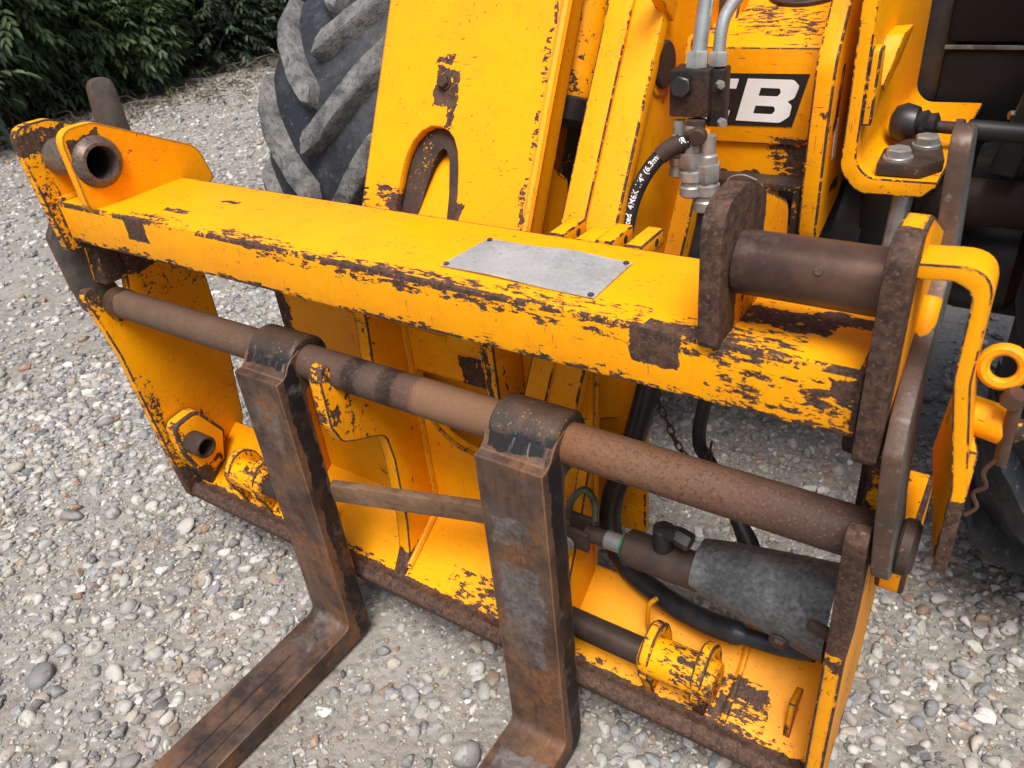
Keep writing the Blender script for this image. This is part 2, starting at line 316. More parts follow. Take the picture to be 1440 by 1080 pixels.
def link_mat():
    g = G('bare_steel_link'); n1 = g.noise(14, 6, .7); n2 = g.noise(90, 3, .65)
    nx = g.math('ABSOLUTE', g.n('ShaderNodeSeparateXYZ', None, {0: g.n('ShaderNodeTexCoord').outputs['Normal']}).outputs[0])
    side = g.mix(g.step(n1, .36, .66), (.070, .068, .062), (.145, .145, .136)); edge = g.mix(g.step(n1, .36, .66), (.055, .034, .026), (.125, .070, .044))
    c = g.mix(g.step(g.math('ADD', nx, g.math('MULTIPLY', n1, .3)), .75, 1.0), edge, side); c = g.mix(g.math('MULTIPLY', g.step(g.noise(5, 3, .6), .52, .66), .3), c, (.085, .053, .040))
    c = g.mix(g.math('MULTIPLY', g.step(n2, .60, .72), .5), c, (.21, .20, .19))
    return g.out(c, .48, .2, g.math('ADD', n1, n2), .4, .0015)
M['link'] = link_mat()
M['dark'] = steel('dark_rusty_steel', (.038, .027, .023), (.075, .048, .036), None, .6, .2, scale=22, yellow=.3)
M['rod'] = steel('dark_rod', (.035, .027, .024), (.060, .042, .033), None, .42, .35, scale=12)
M['galv'] = steel('galvanised_guard', (.105, .112, .115), (.24, .245, .245), (.06, .063, .065), .52, .15, speck=0, scale=17)
M['wood'] = steel('weathered_flat_bar', (.120, .068, .040), (.205, .125, .075), (.060, .036, .026), .6, .0, scale=6, streak=2)
M['zinc'] = plain('zinc_fitting', (.40, .40, .385), (.24, .235, .22), .34, .5, 40)
M['pipe'] = plain('plated_pipe', (.52, .55, .55), (.38, .40, .39), .26, .7, 30)
M['black'] = plain('black_paint', (.012, .012, .013), (.022, .021, .021), .42, 0, 15, .1, .25, (.09, .08, .07))
M['hose'] = plain('black_rubber_hose', (.010, .011, .013), (.020, .021, .024), .38, 0, 30, .1, .12, (.10, .10, .10))
M['blackpanel'] = plain('black_plastic_panel', (.004, .005, .007), (.007, .008, .011), .55, 0, 9, .06, .05, (.03, .03, .035)); M['blackpanel'].node_tree.nodes['Principled BSDF'].inputs['Specular IOR Level'].default_value = .18
M['plate_alu'] = steel('scuffed_aluminium_plate', (.54, .585, .62), (.68, .72, .75), (.44, .475, .51), .5, .05, scale=18, bs=.5)
M['white'] = plain('white_print', (.78, .80, .80), (.70, .72, .72), .45, 0, 12, .02)
M['decal'] = plain('black_print', (.012, .012, .012), (.02, .02, .02), .4, 0, 12, .02)
M['green'] = plain('green_seal', (.01, .16, .07), (.01, .11, .05), .4, 0, 12, .02)
M['grime'] = steel('grimy_black_steel', (.010, .010, .011), (.020, .018, .017), (.075, .042, .028), .5, .1, edge_col=(.035, .028, .024), edge=.003, scale=30)
M['chain'] = plain('rusty_chain', (.05, .032, .024), (.09, .055, .04), .6, .3, 60)
M['grease'] = plain('greasy_steel', (.05, .055, .035), (.12, .14, .08), .35, .2, 40)

# ------------------------------------------------------------------ ground, gravel
FB = [(-1.262, -1.112), (-.666, -.510)]        # fork footprints in X
def blocked(x, y):
    return any(a < x < b and y < .83 for a, b in FB)
g = G('sandy_ground')
n1 = g.noise(2.2, 3, .6); n2 = g.noise(60, 4, .7); n3 = g.noise(14, 4, .65)
c = g.mix(g.step(n2, .35, .7), (.165, .150, .130), (.28, .26, .232))
c = g.mix(g.step(n1, .42, .62), c, g.mix(g.step(n3, .3, .7), (.22, .205, .185), (.30, .282, .256)))
vo = g.n('ShaderNodeTexVoronoi', None, {'Vector': g.oc(), 'Scale': 42.0})
c = g.mix(g.math('MULTIPLY', g.step(vo.outputs['Distance'], .50, .28), .55), c, g.ramp(g.n('ShaderNodeSeparateXYZ', None, {0: vo.outputs['Color']}).outputs[0], [(0, (.085, .085, .088)), (.35, (.20, .19, .175)), (.7, (.30, .29, .265)), (1, (.165, .115, .075))]))
c = g.mix(g.math('MULTIPLY', g.step(g.noise(3.1, 4, .6), .60, .72), .35), c, (.115, .11, .105))
hgt = g.math('ADD', g.math('MULTIPLY', g.step(vo.outputs['Distance'], .6, .1), .8), g.math('ADD', g.math('MULTIPLY', n2, .9), n3))
mground = g.out(c, .92, 0, hgt, .7, .008)
bm = bmesh.new()
xs = [-60, -30, -16] + [-10 + .25 * k for k in range(54)] + [6, 16, 40]; ys = [-30, -10, -4] + [-2 + .25 * k for k in range(60)] + [16, 30, 60]
gv = [[bm.verts.new((x, y, (.010 * math.sin(1.7 * x + .6 * y) + .008 * math.sin(2.9 * y - 1.1 * x) - .012) if -10 < x < 4 and -2 < y < 13 else -.012)) for y in ys] for x in xs]
for i in range(len(xs) - 1):
    for j in range(len(ys) - 1): bm.faces.new((gv[i][j], gv[i + 1][j], gv[i + 1][j + 1], gv[i][j + 1]))
ground = finish('ground', bm, mground, kind='structure')
def gz(x, y): return .010 * np.sin(1.7 * x + .6 * y) + .008 * np.sin(2.9 * y - 1.1 * x) - .012

def ico(sub):
    b = bmesh.new(); bmesh.ops.create_icosphere(b, subdivisions=sub, radius=1); b.verts.ensure_lookup_table()
    v = np.array([q.co[:] for q in b.verts]); f = np.array([[q.index for q in p.verts] for p in b.faces]); b.free(); return v, f
def stone_shape(sub, r):
    v, f = ico(sub); v = v.copy()
    for _ in range(3):
        k = r.normal(size=3); ph = r.uniform(0, 6.28); v *= (1 + .13 * np.sin(1.6 * (v @ k) + ph))[:, None]
    for _ in range(r.integers(3, 9)):
        d = r.normal(size=3); d /= np.linalg.norm(d); lim = r.uniform(.48, .82); s = v @ d; over = s > lim; v[over] -= np.outer(s[over] - lim, d) * .92
    v *= np.array([1, r.uniform(.62, .95), r.uniform(.42, .72)]); return v, f
PAL = np.array([(.37, .36, .345), (.26, .26, .265), (.47, .45, .41), (.56, .54, .50), (.235, .245, .26), (.43, .385, .315), (.33, .24, .165), (.66, .645, .61), (.12, .122, .13), (.39, .345, .30), (.31, .305, .305), (.28, .165, .10)])
PW = np.array([.16, .13, .14, .09, .08, .10, .05, .07, .05, .07, .04, .02])
def scatter(n, region, rlo, rhi, sub, shapes, dens=None, pw=1.6, sink=.30, excl=True):
    x0, x1, y0, y1 = region
    X = rng.uniform(x0, x1, n); Y = rng.uniform(y0, y1, n); r = rlo + (rhi - rlo) * rng.uniform(0, 1, n) ** pw
    keep = np.ones(n, bool)
    if excl:
        for a, b in FB: keep &= ~((X > a - r) & (X < b + r) & (Y < .83 + r))
    if dens is not None: keep &= rng.uniform(0, 1, n) < dens(X, Y)
    X, Y, r = X[keep], Y[keep], r[keep]; return X, Y, r
def build_stones(X, Y, r, shapes, sink=.30):
    n = len(X); V = []; F = []; C = []; base = 0
    idx = rng.integers(0, len(shapes), n); ci = rng.choice(len(PAL), n, p=PW / PW.sum())
    for s in range(len(shapes)):
        I = np.where(idx == s)[0]
        if not len(I): continue
        v, f = shapes[s]; k = len(I)
        a = rng.uniform(0, 6.28, k); t = rng.normal(0, .28, k); ca, sa, ct, st = np.cos(a), np.sin(a), np.cos(t), np.sin(t)
        p = np.broadcast_to(v, (k,) + v.shape) * r[I][:, None, None]
        x, y, z = p[..., 0], p[..., 1], p[..., 2]
        y2 = y * ct[:, None] - z * st[:, None]; z2 = y * st[:, None] + z * ct[:, None]
        x3 = x * ca[:, None] - y2 * sa[:, None]; y3 = x * sa[:, None] + y2 * ca[:, None]
        hz = (v[:, 2].max()) * r[I]
        P = np.stack([x3 + X[I][:, None], y3 + Y[I][:, None], z2 + (gz(X[I], Y[I]) + hz * sink)[:, None]], -1)
        V.append(P.reshape(-1, 3)); F.append((f[None] + (np.arange(k) * len(v))[:, None, None] + base).reshape(-1, 3)); base += k * len(v)
        col = PAL[ci[I]] * rng.uniform(.75, 1.22, (k, 1)) * rng.uniform(.96, 1.04, (k, 3)); C.append(np.repeat(col, len(v), 0))
    return np.concatenate(V), np.concatenate(F), np.concatenate(C)
def np_mesh(name, V, F, C=None, smooth=True):
    me = bpy.data.meshes.new(name); me.vertices.add(len(V)); me.vertices.foreach_set('co', V.astype(np.float32).ravel())
    k = F.shape[1]; me.loops.add(F.size); me.loops.foreach_set('vertex_index', F.astype(np.int32).ravel()); me.polygons.add(len(F))
    me.polygons.foreach_set('loop_start', np.arange(0, F.size, k, dtype=np.int32)); me.polygons.foreach_set('loop_total', np.full(len(F), k, np.int32))
    if smooth is not False: me.polygons.foreach_set('use_smooth', np.ones(len(F), bool) if smooth is True else smooth)
    me.update(calc_edges=True)
    if C is not None:
        at = me.color_attributes.new('tint', 'FLOAT_COLOR', 'POINT'); at.data.foreach_set('color', np.concatenate([C, np.ones((len(C), 1))], 1).astype(np.float32).ravel())
    return me
def stone_mat(name, col=None):
    g = G(name)
    base = g.n('ShaderNodeAttribute', {'attribute_name': 'tint'}).outputs['Color'] if col is None else col
    if col is not None:
        rnd = g.n('ShaderNodeObjectInfo').outputs['Random']; g._oc = g.vmath('ADD', g.mapv(g.oc(), (.03, .03, .03)), g.n('ShaderNodeCombineXYZ', None, {0: rnd, 1: g.math('MULTIPLY', rnd, 7.3)}).outputs[0])
        base = g.mix(g.math('MULTIPLY', rnd, .5), col, (.25, .235, .215))
    n1 = g.noise(55, 4, .65); n2 = g.noise(210, 2, .6)
    c = g.mix(g.step(n1, .40, .66), base, g.mix(.35, base, (.25, .24, .225)))
    c = g.mix(g.math('MULTIPLY', g.step(g.noise(34, 4, .6, dist=.6), .56, .60), .55), c, (.38, .37, .345)); c = g.mix(g.math('MULTIPLY', g.step(g.noise(41, 4, .6, dist=.4), .60, .64), .6), c, (.085, .085, .088))
    c = g.mix(g.math('MULTIPLY', g.step(n2, .6, .75), .35), c, (.10, .095, .09))
    return g.out(c, g.math('ADD', .52, g.math('MULTIPLY', n1, .35)), 0, g.math('ADD', n1, n2), .35, .002)
PAL *= .80; mstone = stone_mat('flint_gravel')
def patchy(X, Y):   # bare sandy patches between the stones
    v = np.sin(2.1 * X + 1.3 * Y + .5) + np.sin(-1.2 * X + 2.7 * Y + 2.0) + .8 * np.sin(4.3 * X + 3.1 * Y)
    return np.clip(.78 + .30 * v, .25, 1.0) * np.where((Y > 1.12) & (X > -1.2) & (X < -.12), .42, 1.0)
S3 = [stone_shape(3, rng) for _ in range(5)]; S2 = [stone_shape(2, rng) for _ in range(14)]; S1 = [stone_shape(1, rng) for _ in range(10)]
parts = []
# the largest stones nearest the camera are single objects
cols = [(.37, .36, .345), (.26, .26, .265), (.48, .455, .41), (.60, .58, .54), (.17, .175, .185), (.34, .245, .165), (.42, .375, .31), (.29, .30, .32)]
smats = [stone_mat('flint_stone', tuple(.80 * q for q in cc)) for cc in cols]
smesh = []
for i in range(24):
    v, f = stone_shape(3 if i < 0 else 2, rng); me = np_mesh('stone', v, f, None, i % 3 != 0); me.materials.append(smats[i % len(smats)]); smesh.append(me)
placed = []; tries = 0
while len(placed) < 300 and tries < 9000:
    tries += 1
    x, y = random.uniform(-2.9, .42), random.uniform(.02, 1.75); r = random.uniform(.018, .030) if random.random() < .85 else random.uniform(.030, .044)
    if any(a - r < x < b + r and y < .83 + r for a, b in FB): continue
    if any((x - q[0]) ** 2 + (y - q[1]) ** 2 < (.8 * (r + q[2])) ** 2 for q in placed): continue
    if random.random() > float(patchy(np.array(x), np.array(y))) + .15: continue
    placed.append((x, y, r))
for x, y, r in placed:
    o = bpy.data.objects.new('stone', random.choice(smesh)); COL.objects.link(o); o.parent = ground
    o.location = (x, y, float(gz(x, y)) + r * .15); o.scale = (r, r, r); o.rotation_euler = (random.gauss(0, .25), random.gauss(0, .25), random.uniform(0, 6.28))
X, Y, r = scatter(15500, (-3.2, .75, -.15, 2.2), .0095, .025, 2, S2, patchy, 1.8); parts.append(build_stones(X, Y, r, S2, .22))
X, Y, r = scatter(40000, (-3.2, .75, -.15, 2.2), .0045, .0110, 1, S1, lambda a, b: .25 + .75 * patchy(a, b), 1.3); parts.append(build_stones(X, Y, r, S1, .4))
X, Y, r = scatter(22000, (-3.2, .75, -.15, 2.2), .0025, .0060, 1, S1, None, 1.3); parts.append(build_stones(X, Y, r, S1, .4))
X, Y, r = scatter(26000, (-8.3, -2.6, .6, 7.2), .009, .034, 1, S1, lambda a, b: .35 + .65 * patchy(a, b), 1.7, excl=False); parts.append(build_stones(X, Y, r, S1))
X, Y, r = scatter(9000, (-3.2, 1.2, 2.2, 5.0), .008, .028, 1, S1, patchy, 1.6, excl=False); parts.append(build_stones(X, Y, r, S1))
base = 0; VV, FF, CC = [], [], []
for v, f, cc in parts: VV.append(v); FF.append(f + base); CC.append(cc); base += len(v)
FA = np.concatenate(FF); me = np_mesh('gravel', np.concatenate(VV), FA, np.concatenate(CC), (FA[:, 0] // 42) % 5 < 2); me.materials.append(mstone)
gravel = link('gravel', me, None, 'stuff'); tag(gravel, 'loose grey and beige flint gravel covering the yard', 'gravel')

# ------------------------------------------------------------------ fork carriage
car = thing('fork_carriage', 'worn yellow steel fork carriage standing in front of the machine', 'fork carriage', (-.945, .92, .12))
beam = finish('top_beam', box((-.9535, .911, .9725), (1.691, .232, .091), .008), M['beam'], car)
# weld beads and small dents along the beam ends
finish('weld_bead', sweep([(-1.797, .80, 1.02), (-1.797, .90, 1.021), (-1.797, 1.02, 1.02)], .008, 8), M['plate'], beam)
SIDE = rp([(.765, 1.187, .075), (.85, 1.187, .05), (1.085, 1.075, .04), (1.10, .99, .03), (1.092, .93), (1.085, .48), (1.06, .27, .02), (1.035, .215, .02), (.875, .118, .01), (.826, .128, .022),
           (.812, .30), (.795, .62), (.769, .792, .012), (.778, .808, .012), (.800, .806, .01), (.812, .77), (.835, .745), (.872, .75), (.890, .83, .02), (.878, .902, .02), (.779, .903, .016)])
lp = finish('side_plate', prism(SIDE, -1.828, -1.80, .004), M['plate'], car)
SIDE_R = list(SIDE)
B = prism(SIDE_R, -.106, -.078, .004)
for v in B.verts:
    if v.co.z < .83: v.co.x += .010
rpn = finish('side_plate', B, M['ear'], car); rpn['label'] = 'side plate with a bare rusty front edge'
# lifting ears with their pivot tubes
EAR = rp([(.785, 1.186, .07), (.86, 1.186, .05), (1.082, 1.075, .05), (1.106, .985, .02), (1.03, .985), (.96, 1.0), (.80, 1.006, .02), (.787, 1.03, .02)])
finish('ear', plate_holes(EAR, [circle((.842, 1.108), .0347, 40)], .026, .002, Matrix(((0, 0, 1, -1.663), (1, 0, 0, 0), (0, 1, 0, 0), (0, 0, 0, 1)))), M['plate'], car)
EAR_R = rp([(.779, 1.192, .07), (.86, 1.200, .06), (1.04, 1.115, .04), (1.05, 1.016), (.785, 1.010, .012), (.782, 1.08, .01)])
finish('ear', prism(EAR_R, -.301, -.274, .004), M['ear'], car)
for x0, x1, ro in ((-1.80, -1.634, .040), (-.275, -.105, .0385)):
    t = finish('pivot_tube', cyl((x0, .842, 1.108), (x1, .842, 1.108), ro, .004, 48, None, .034 if x0 < -1 else None), M['pin'], car)
    if x0 < -1:
        finish('collar', lathe((-1.651, .842, 1.108), (1, 0, 0), [(0, .054), (.005, .053), (.014, .046), (.017, .0425), (.020, .041), (.021, .0345), (0, .0345), (0, .054)], 48, None, False), M['pin'], t)
        finish('bore_shade_lining', lathe((-1.798, .842, 1.108), (1, 0, 0), [(0, .001), (.002, .0335), (.130, .0335), (.132, .0342)], 32, None, False), M['black'], t)  # black lining, stands in for the shade inside the tube
    else: finish('grease_hole', lathe((-.175, .808, 1.126), (0, -.85, .5), [(0, .006), (.0015, .005)], 14), M['bar'], t)
# fork bar
bar = finish('fork_bar', cyl((-1.80, .837, .753), (-.05, .837, .753), .0356, .003, 64), M['bar'], car)
finish('collar', cyl((-1.80, .837, .753), (-1.755, .837, .753), .0375, .003, 48), M['pin'], bar)
finish('end_boss', lathe((-.040, .845, .748), (1, 0, 0), [(0, .034), (.004, .038), (.016, .038), (.022, .030)], 24), M['dark'], bar)
for xx in (-.487, -.418, -.365): finish('bar_dimple', lathe((xx, .8035, .7405), (0, -.937, -.35), [(0, .0052), (.0008, .0048)], 12), M['dark'], bar)
# swing links outside the plates
LNK = rp([(.777, .80), (.772, .932, .02), (.798, .968, .02), (.978, 1.072, .05), (.994, 1.232, .028), (1.052, 1.232, .028), (1.056, 1.06, .05), (.872, .935, .03), (.858, .83), (.888, .75, .045), (.84, .700, .045), (.785, .735, .03)])
for x0, sh in ((-1.876, 0), (-.062, -.067)):
    B = prism(LNK, x0, x0 + .022, .0035)
    for v in B.verts: v.co.x += sh * (v.co.z - .755)
    finish('swing_link', B, M['link'], car)
finish('link_stop', prism(rp([(.83, .80), (.84, .90, .01), (.88, .91, .01), (.89, .80)]), -1.86, -1.80, .003), M['plate'], car)
finish('link_stop', box((-1.75, 1.06, .86), (.05, .02, .16), .004), M['dark'], car)
# sloping floor plate with its rusty lip
FLOOR = rp([(.826, .150, .014), (.836, .124, .012), (.868, .120, .012), (1.045, .250, .006), (1.030, .270, .006), (.868, .160, .03), (.845, .172, .012)])
fl = finish('floor_plate', prism(FLOOR, -1.80, -.098, .0025), M['floor'], car)
# central back plate with an opening
bx = Matrix(((1, 0, 0, 0), (0, 0, -1, 1.03), (0, 1, 0, 0), (0, 0, 0, 1)))
outer = rp([(-1.43, .25), (-.60, .25), (-.575, .80), (-.585, .93), (-1.43, .93, .05)]); hole = [(-.885 + .135 * math.cos(a), .62 + .14 * math.sin(a)) for a in np.linspace(math.pi, 2 * math.pi, 24)] + [(-.76, .66), (-1.01, .66)]
bp = finish('back_plate', plate_holes(outer, [hole], .022, .003, bx), M['rib'], car)
finish('opening_rim', sweep([(-.885 + .137 * math.cos(a), 1.018, .62 + .142 * math.sin(a)) for a in np.linspace(math.pi, 2 * math.pi, 24)], .0045, 8, smooth=0), M['lug'], bp)
finish('back_wall', box((-.95, 1.16, .60), (.82, .02, .64), .004), M['yellow'], car)
# ribs, the middle one hooked under the fork bar
RB = rp([(.925, .93), (.922, .80), (.915, .72), (.875, .715, .01), (.836, .714, .02), (.812, .75, .01), (.806, .786, .008), (.790, .786, .010), (.778, .762, .008), (.776, .66, .01), (.794, .612, .03), (.83, .592, .02),
         (.875, .572, .03), (.908, .552, .03), (.918, .48), (.914, .30), (.902, .215, .02), (.868, .162, .02), (.868, .15), (1.02, .262), (1.02, .93)])
rb = finish('rib', prism(RB, -1.064, -1.030, .003), M['rib'], car)
finish('weld_bead', sweep([(-1.028, .885, .178), (-1.026, .95, .222), (-1.025, 1.016, .268)], .009, 8), M['floor'], rb)
finish('weld_bead', sweep([(-1.026, 1.016, .27), (-1.026, 1.016, .60), (-1.026, 1.016, .92)], .008, 8), M['rib'], rb)
finish('rib', prism(rp([(.93, .93), (.935, .66, .02), (.99, .60, .02), (1.02, .56), (1.02, .93)]), -.762, -.732, .003), M['rib'], car)
finish('rib', prism(rp([(.86, .16), (.868, .24, .02), (.93, .40, .05), (1.02, .60), (1.02, .262)]), -1.42, -1.395, .003), M['rib'], car)
finish('rib', prism(rp([(.865, .16), (.88, .26, .03), (.96, .42, .05), (1.02, .56), (1.02, .262)]), -.62, -.595, .003), M['rib'], car)
finish('pin_boss', lathe((-.88, 1.016, .845), (0, -1, 0), [(0, .075), (.03, .068), (.035, .055)], 28), M['rib'], car)
finish('pin_boss', cyl((-.86, .985, .80), (-.76, .985, .80), .035, .004, 28), M['rib'], car)
# scuffed plate riveted on the beam
pl = bmesh.new(); N = 14
cs = [Vector((-.750, .846, 0)), Vector((-.740, .967, 0)), Vector((-.474, .966, 0)), Vector((-.472, .838, 0))]
grid = [[None] * (N + 1) for _ in range(N + 1)]
for i in range(N + 1):
    for j in range(N + 1):
        u, v = i / N, j / N; p = (cs[0] * (1 - u) + cs[3] * u) * (1 - v) + (cs[1] * (1 - u) + cs[2] * u) * v
        rise = .0065 * math.exp(-((u - .62) / .16) ** 2) * v ** 3 + .0022 * math.sin(6 * u + 2) * v * (1 - v) * 4 * .3 + .0025 * math.exp(-((u - .35) / .2) ** 2) * (1 - v) ** 3
        grid[i][j] = pl.verts.new((p.x, p.y + .004 * math.exp(-((u - .62) / .1) ** 2) * v ** 4 * -1, 1.0205 + rise))
for i in range(N):
    for j in range(N): pl.faces.new((grid[i][j], grid[i + 1][j], grid[i + 1][j + 1], grid[i][j + 1]))
bmesh.ops.solidify(pl, geom=list(pl.faces), thickness=-.0015)
dp = finish('data_plate', pl, M['plate_alu'], car); dp['label'] = 'scuffed blank grey metal plate riveted on top of the beam'
for x, y in ((-.742, .853), (-.733, .960), (-.482, .959), (-.480, .845)):
    finish('rivet', lathe((x, y, 1.0215), (0, 0, 1), [(0, .0048), (.0015, .0046), (.003, .0028)], 12), M['dark'], dp)
# hitch teeth behind the beam
for x, yo in ((-.645, 1.105), (-.556, 1.105), (-.503, 1.11)):
    t = finish('hitch_tooth', box((x, (1.025 + yo) / 2, 1.006), (.030, yo - 1.025, .028), .003), M['beam'], car)
    finish('tooth_hole', cyl((x + .0145, yo - .03, 1.006), (x + .0158, yo - .03, 1.006), .007, .0003, 14), M['dark'], t)
finish('hitch_tooth', box((-.589, 1.055, 1.004), (.040, .06, .024), .003), M['beam'], car)
# lock tube lugs on the floor, with the long guide rod
for x0, x1 in ((-1.55, -1.28), (-.60, -.405)): finish('guide_rod', cyl((x0, .878, .262), (x1, .878, .262), .027, .002, 40), M['rod'], car)
CL = rp([(.872, .158), (.858, .205, .01), (.842, .235, .02), (.842, .285, .03), (.868, .316, .03), (.905, .324, .03), (.940, .295, .03), (.955, .255), (.960, .218), (.93, .195)])
for xs_ in ((-.412, -.310), (-1.615, -1.520)):
    b0 = finish('lug_boss', cyl((xs_[0] - .004, .880, .264), (xs_[1] + .040, .880, .264), .039, .004, 40), M['lug'], car)
    for x in xs_: finish('clamp_plate', prism(CL, x, x + .022, .004), M['lug'], b0)
    finish('grub_screw', hexb(((xs_[0] + xs_[1]) / 2 + .025, .868, .3005), (0, -.35, .94), .0075, .005), M['dark'], b0)
sk = finish('lock_socket', cyl((-1.80, .862, .325), (-1.690, .862, .325), .031, .003, 36, None, .0235), M['dark'], car)
finish('socket_cap', cyl((-1.78, .862, .325), (-1.772, .862, .325), .0238, .001, 24), M['dark'], sk)
finish('socket_bracket', prism(rp([(.826, .30), (.824, .395, .03), (.905, .405, .04), (.965, .30, .02), (.94, .215), (.87, .165)]), -1.80, -1.752, .010), M['plate'], sk)
for x in (-.253, -1.49): finish('floor_seam', sweep([(x, .872, .172), (x + .002, .95, .224), (x - .002, 1.03, .277)], .0065, 8), M['floor'], fl)
finish('gusset', prism(rp([(.895, .180), (.905, .262, .006), (.965, .236)]), -.150, -.138, .002), M['lug'], fl)
finish('wire_loop', sweep([(-.440, .955, .225), (-.441, .950, .27), (-.436, .95, .312), (-.424, .955, .33)], .0048, 8), M['yellow'], car)
# fork positioner ram with its guard
ram = finish('ram_barrel', cyl((-.470, .922, .478), (-.320, .922, .478), .034, .004, 40), M['dark'], car); ram['label'] = 'rusty hydraulic ram barrel'
finish('ram_rod', cyl((-.512, .922, .476), (-.468, .922, .478), .0175, .002, 32), M['pipe'], ram)
finish('rod_seal', lathe((-.478, .922, .4775), (1, 0, 0), [(0, .019), (.002, .0235), (.007, .0235), (.009, .019)], 28), M['green'], ram)
finish('clevis', join(join(cyl((-.555, .922, .474), (-.508, .922, .476), .0165, .003, 24), box((-.575, .902, .470), (.075, .012, .044), .004)), box((-.575, .942, .470), (.075, .012, .044), .004)), M['dark'], ram)
finish('clevis_bolt', hexb((-.583, .896, .458), (0, -1, -.1), .011, .016, None, .016), M['zinc'], ram)
finish('grease_shackle', sweep([(-.60, .93, .49), (-.588, .935, .535), (-.568, .95, .552), (-.552, .955, .52), (-.545, .94, .48)], .007, 10), M['grease'], ram)
finish('port_elbow', join(join(cyl((-.398, .922, .505), (-.398, .922, .556), .019, .003, 20), cyl((-.398, .918, .548), (-.362, .912, .562), .014, .002, 12)), hexb((-.368, .912, .558), (.95, -.12, -.12), .0165, .026)), M['black'], ram)
gd = bmesh.new(); rings = []
for t in np.linspace(0, 1, 9):
    x = -.336 + .226 * t; cy = .935 + .006 * t; cz = .487 - .012 * t; ry = .048 + .012 * t; rz = .046 + .056 * t ** .8
    ring = [(x, cy + ry * math.cos(a), cz + rz * math.sin(a)) for a in np.linspace(R_(62), R_(292), 22)]
    ring += [(x, cy + (ry - .004) * math.cos(a), cz + (rz - .004) * math.sin(a)) for a in np.linspace(R_(292), R_(62), 22)]
    rings.append([gd.verts.new(p) for p in ring])
for a, b in zip(rings, rings[1:]):
    for k in range(44): gd.faces.new((a[k], a[(k + 1) % 44], b[(k + 1) % 44], b[k]))
for rr in (rings[0], rings[-1]):
    for k in range(21): gd.faces.new((rr[k], rr[k + 1], rr[42 - k], rr[43 - k]))
bevel(gd, .0012, 1, 50)
rg = finish('ram_guard', gd, M['galv'], car); rg['label'] = 'dented grey galvanised guard over the ram'
finish('guard_bolt', hexb((-.178, .889, .428), (0, -.93, -.35), .014, .010, None, .0165), M['dark'], rg)
finish('guard_pin', cyl((-.135, .885, .50), (-.085, .87, .50), .011, .003, 14), M['dark'], rg)
db = Vector((-.60, .945, .455)) - Vector((-1.13, .812, .434)); rot = db.to_track_quat('X', 'Z').to_matrix()
finish('tie_bar', box((Vector((-.60, .945, .455)) + Vector((-1.13, .812, .434))) / 2, (db.length, .022, .047), .004, rot), M['wood'], car)
# catch strap and pin gear outside the right plate
ST = rp([(-.082, 1.154), (-.010, 1.160, .045), (-.008, 1.03, .1), (.016, .892, .06), (.018, .765), (.003, .765), (.000, .892, .06), (-.025, 1.03, .1), (-.026, 1.142, .030), (-.082, 1.137)], 8)
B = prism(ST, .798, .852, .002, 'y')
strap = finish('catch_strap', B, M['handle'], car)
B = prism(rp([(.803, .945), (.803, .768), (.835, .755, .01), (1.0, .80), (.96, .93)]), -.003, .007, .002)
for v in B.verts: v.co.x -= (v.co.y - .80) * .21 - .010
finish('catch_plate', B, M['handle'], strap)
finish('eye_loop', sweep([(.016 + .019 * math.cos(a), .84 + .004 * math.sin(a), 1.035 + .019 * math.sin(a)) for a in [k * math.pi / 10 for k in range(20)]], .0068, 8, smooth=0, closed=True), M['handle'], strap)
ps = finish('pin_sleeve', cyl((-.020, .860, .960), (.040, .848, .957), .0215, .003, 28), M['handle'], strap)
finish('catch_pin', cyl((.036, .848, .957), (.054, .845, .956), .014, .007, 20), M['dark'], ps)
finish('linch_pin', join(cyl((.036, .832, 1.010), (.038, .834, .918), .007, .001, 12), hexb((.030, .828, 1.000), (.3, -.2, .9), .0115, .018)), M['pin'], ps)
finish('spring_clip', sweep([(.034, .83, .925), (.026, .828, .905), (.032, .826, .888), (.022, .826, .874), (.029, .824, .858), (.020, .822, .843)], .0024, 6), M['pin'], ps)
finish('catch_bracket', prism(rp([(.93, .72, .02), (1.08, .70, .02), (1.08, .555, .03), (.95, .545, .03)]), -.066, -.024, .008), M['plate'], car)
finish('stiffener', sweep([(-.073, .83, .925), (-.071, .88, .985), (-.072, .935, 1.055)], .013, 10), M['yellow'], rpn)
sb_ = finish('hose_stub', join(cyl((-.128, .97, .79), (-.128, .97, .88), .014, .002, 16), hexb((-.128, .97, .79), (0, 0, 1), .021, .03)), M['dark'], car)
finish('stub_ring', lathe((-.128, .97, .822), (0, 0, 1), [(0, .015), (.001, .019), (.005, .019), (.006, .015)], 18), M['green'], sb_)

# ------------------------------------------------------------------ forks (slide on the bar)
FK = rp([(.747, .748, .003), (.747, .052, .022), (-.42, .030, .003), (-.42, .010, .003), (.70, -.008), (.807, -.008, .055), (.807, .66), (.812, .70, .01), (.85, .715), (.82, .79), (.797, .782), (.783, .770), (.775, .757), (.765, .750)])
def fork(x0, x1, label):
    t = thing('fork', label, 'fork', ((x0 + x1) / 2, .777, 0), 'forks hung on the fork bar')
    cut_s = [p for p in FK]
    sh = rp([(.747, .748, .003), (.747, .052), (.742, .030), (.745, -.008), (.752, -.008), (.807, -.008, .055), (.807, .66), (.812, .70, .01), (.85, .715), (.82, .79), (.797, .782), (.783, .770), (.775, .757), (.765, .750)])
    b = bmesh.new(); prism(FK, x0, x1, .006, 'x', b, 3)
    finish('shank_and_blade', b, M['fork'], t)
    finish('eye', cyl((x0 + .001, .837, .753), (x1 - .001, .837, .753), .054, .005, 56, None, .0366), M['eye'], t)
    return t
fork(-1.2496, -1.1236, 'rusty steel fork whose long blade crosses the gravel, beside the hooked yellow rib')
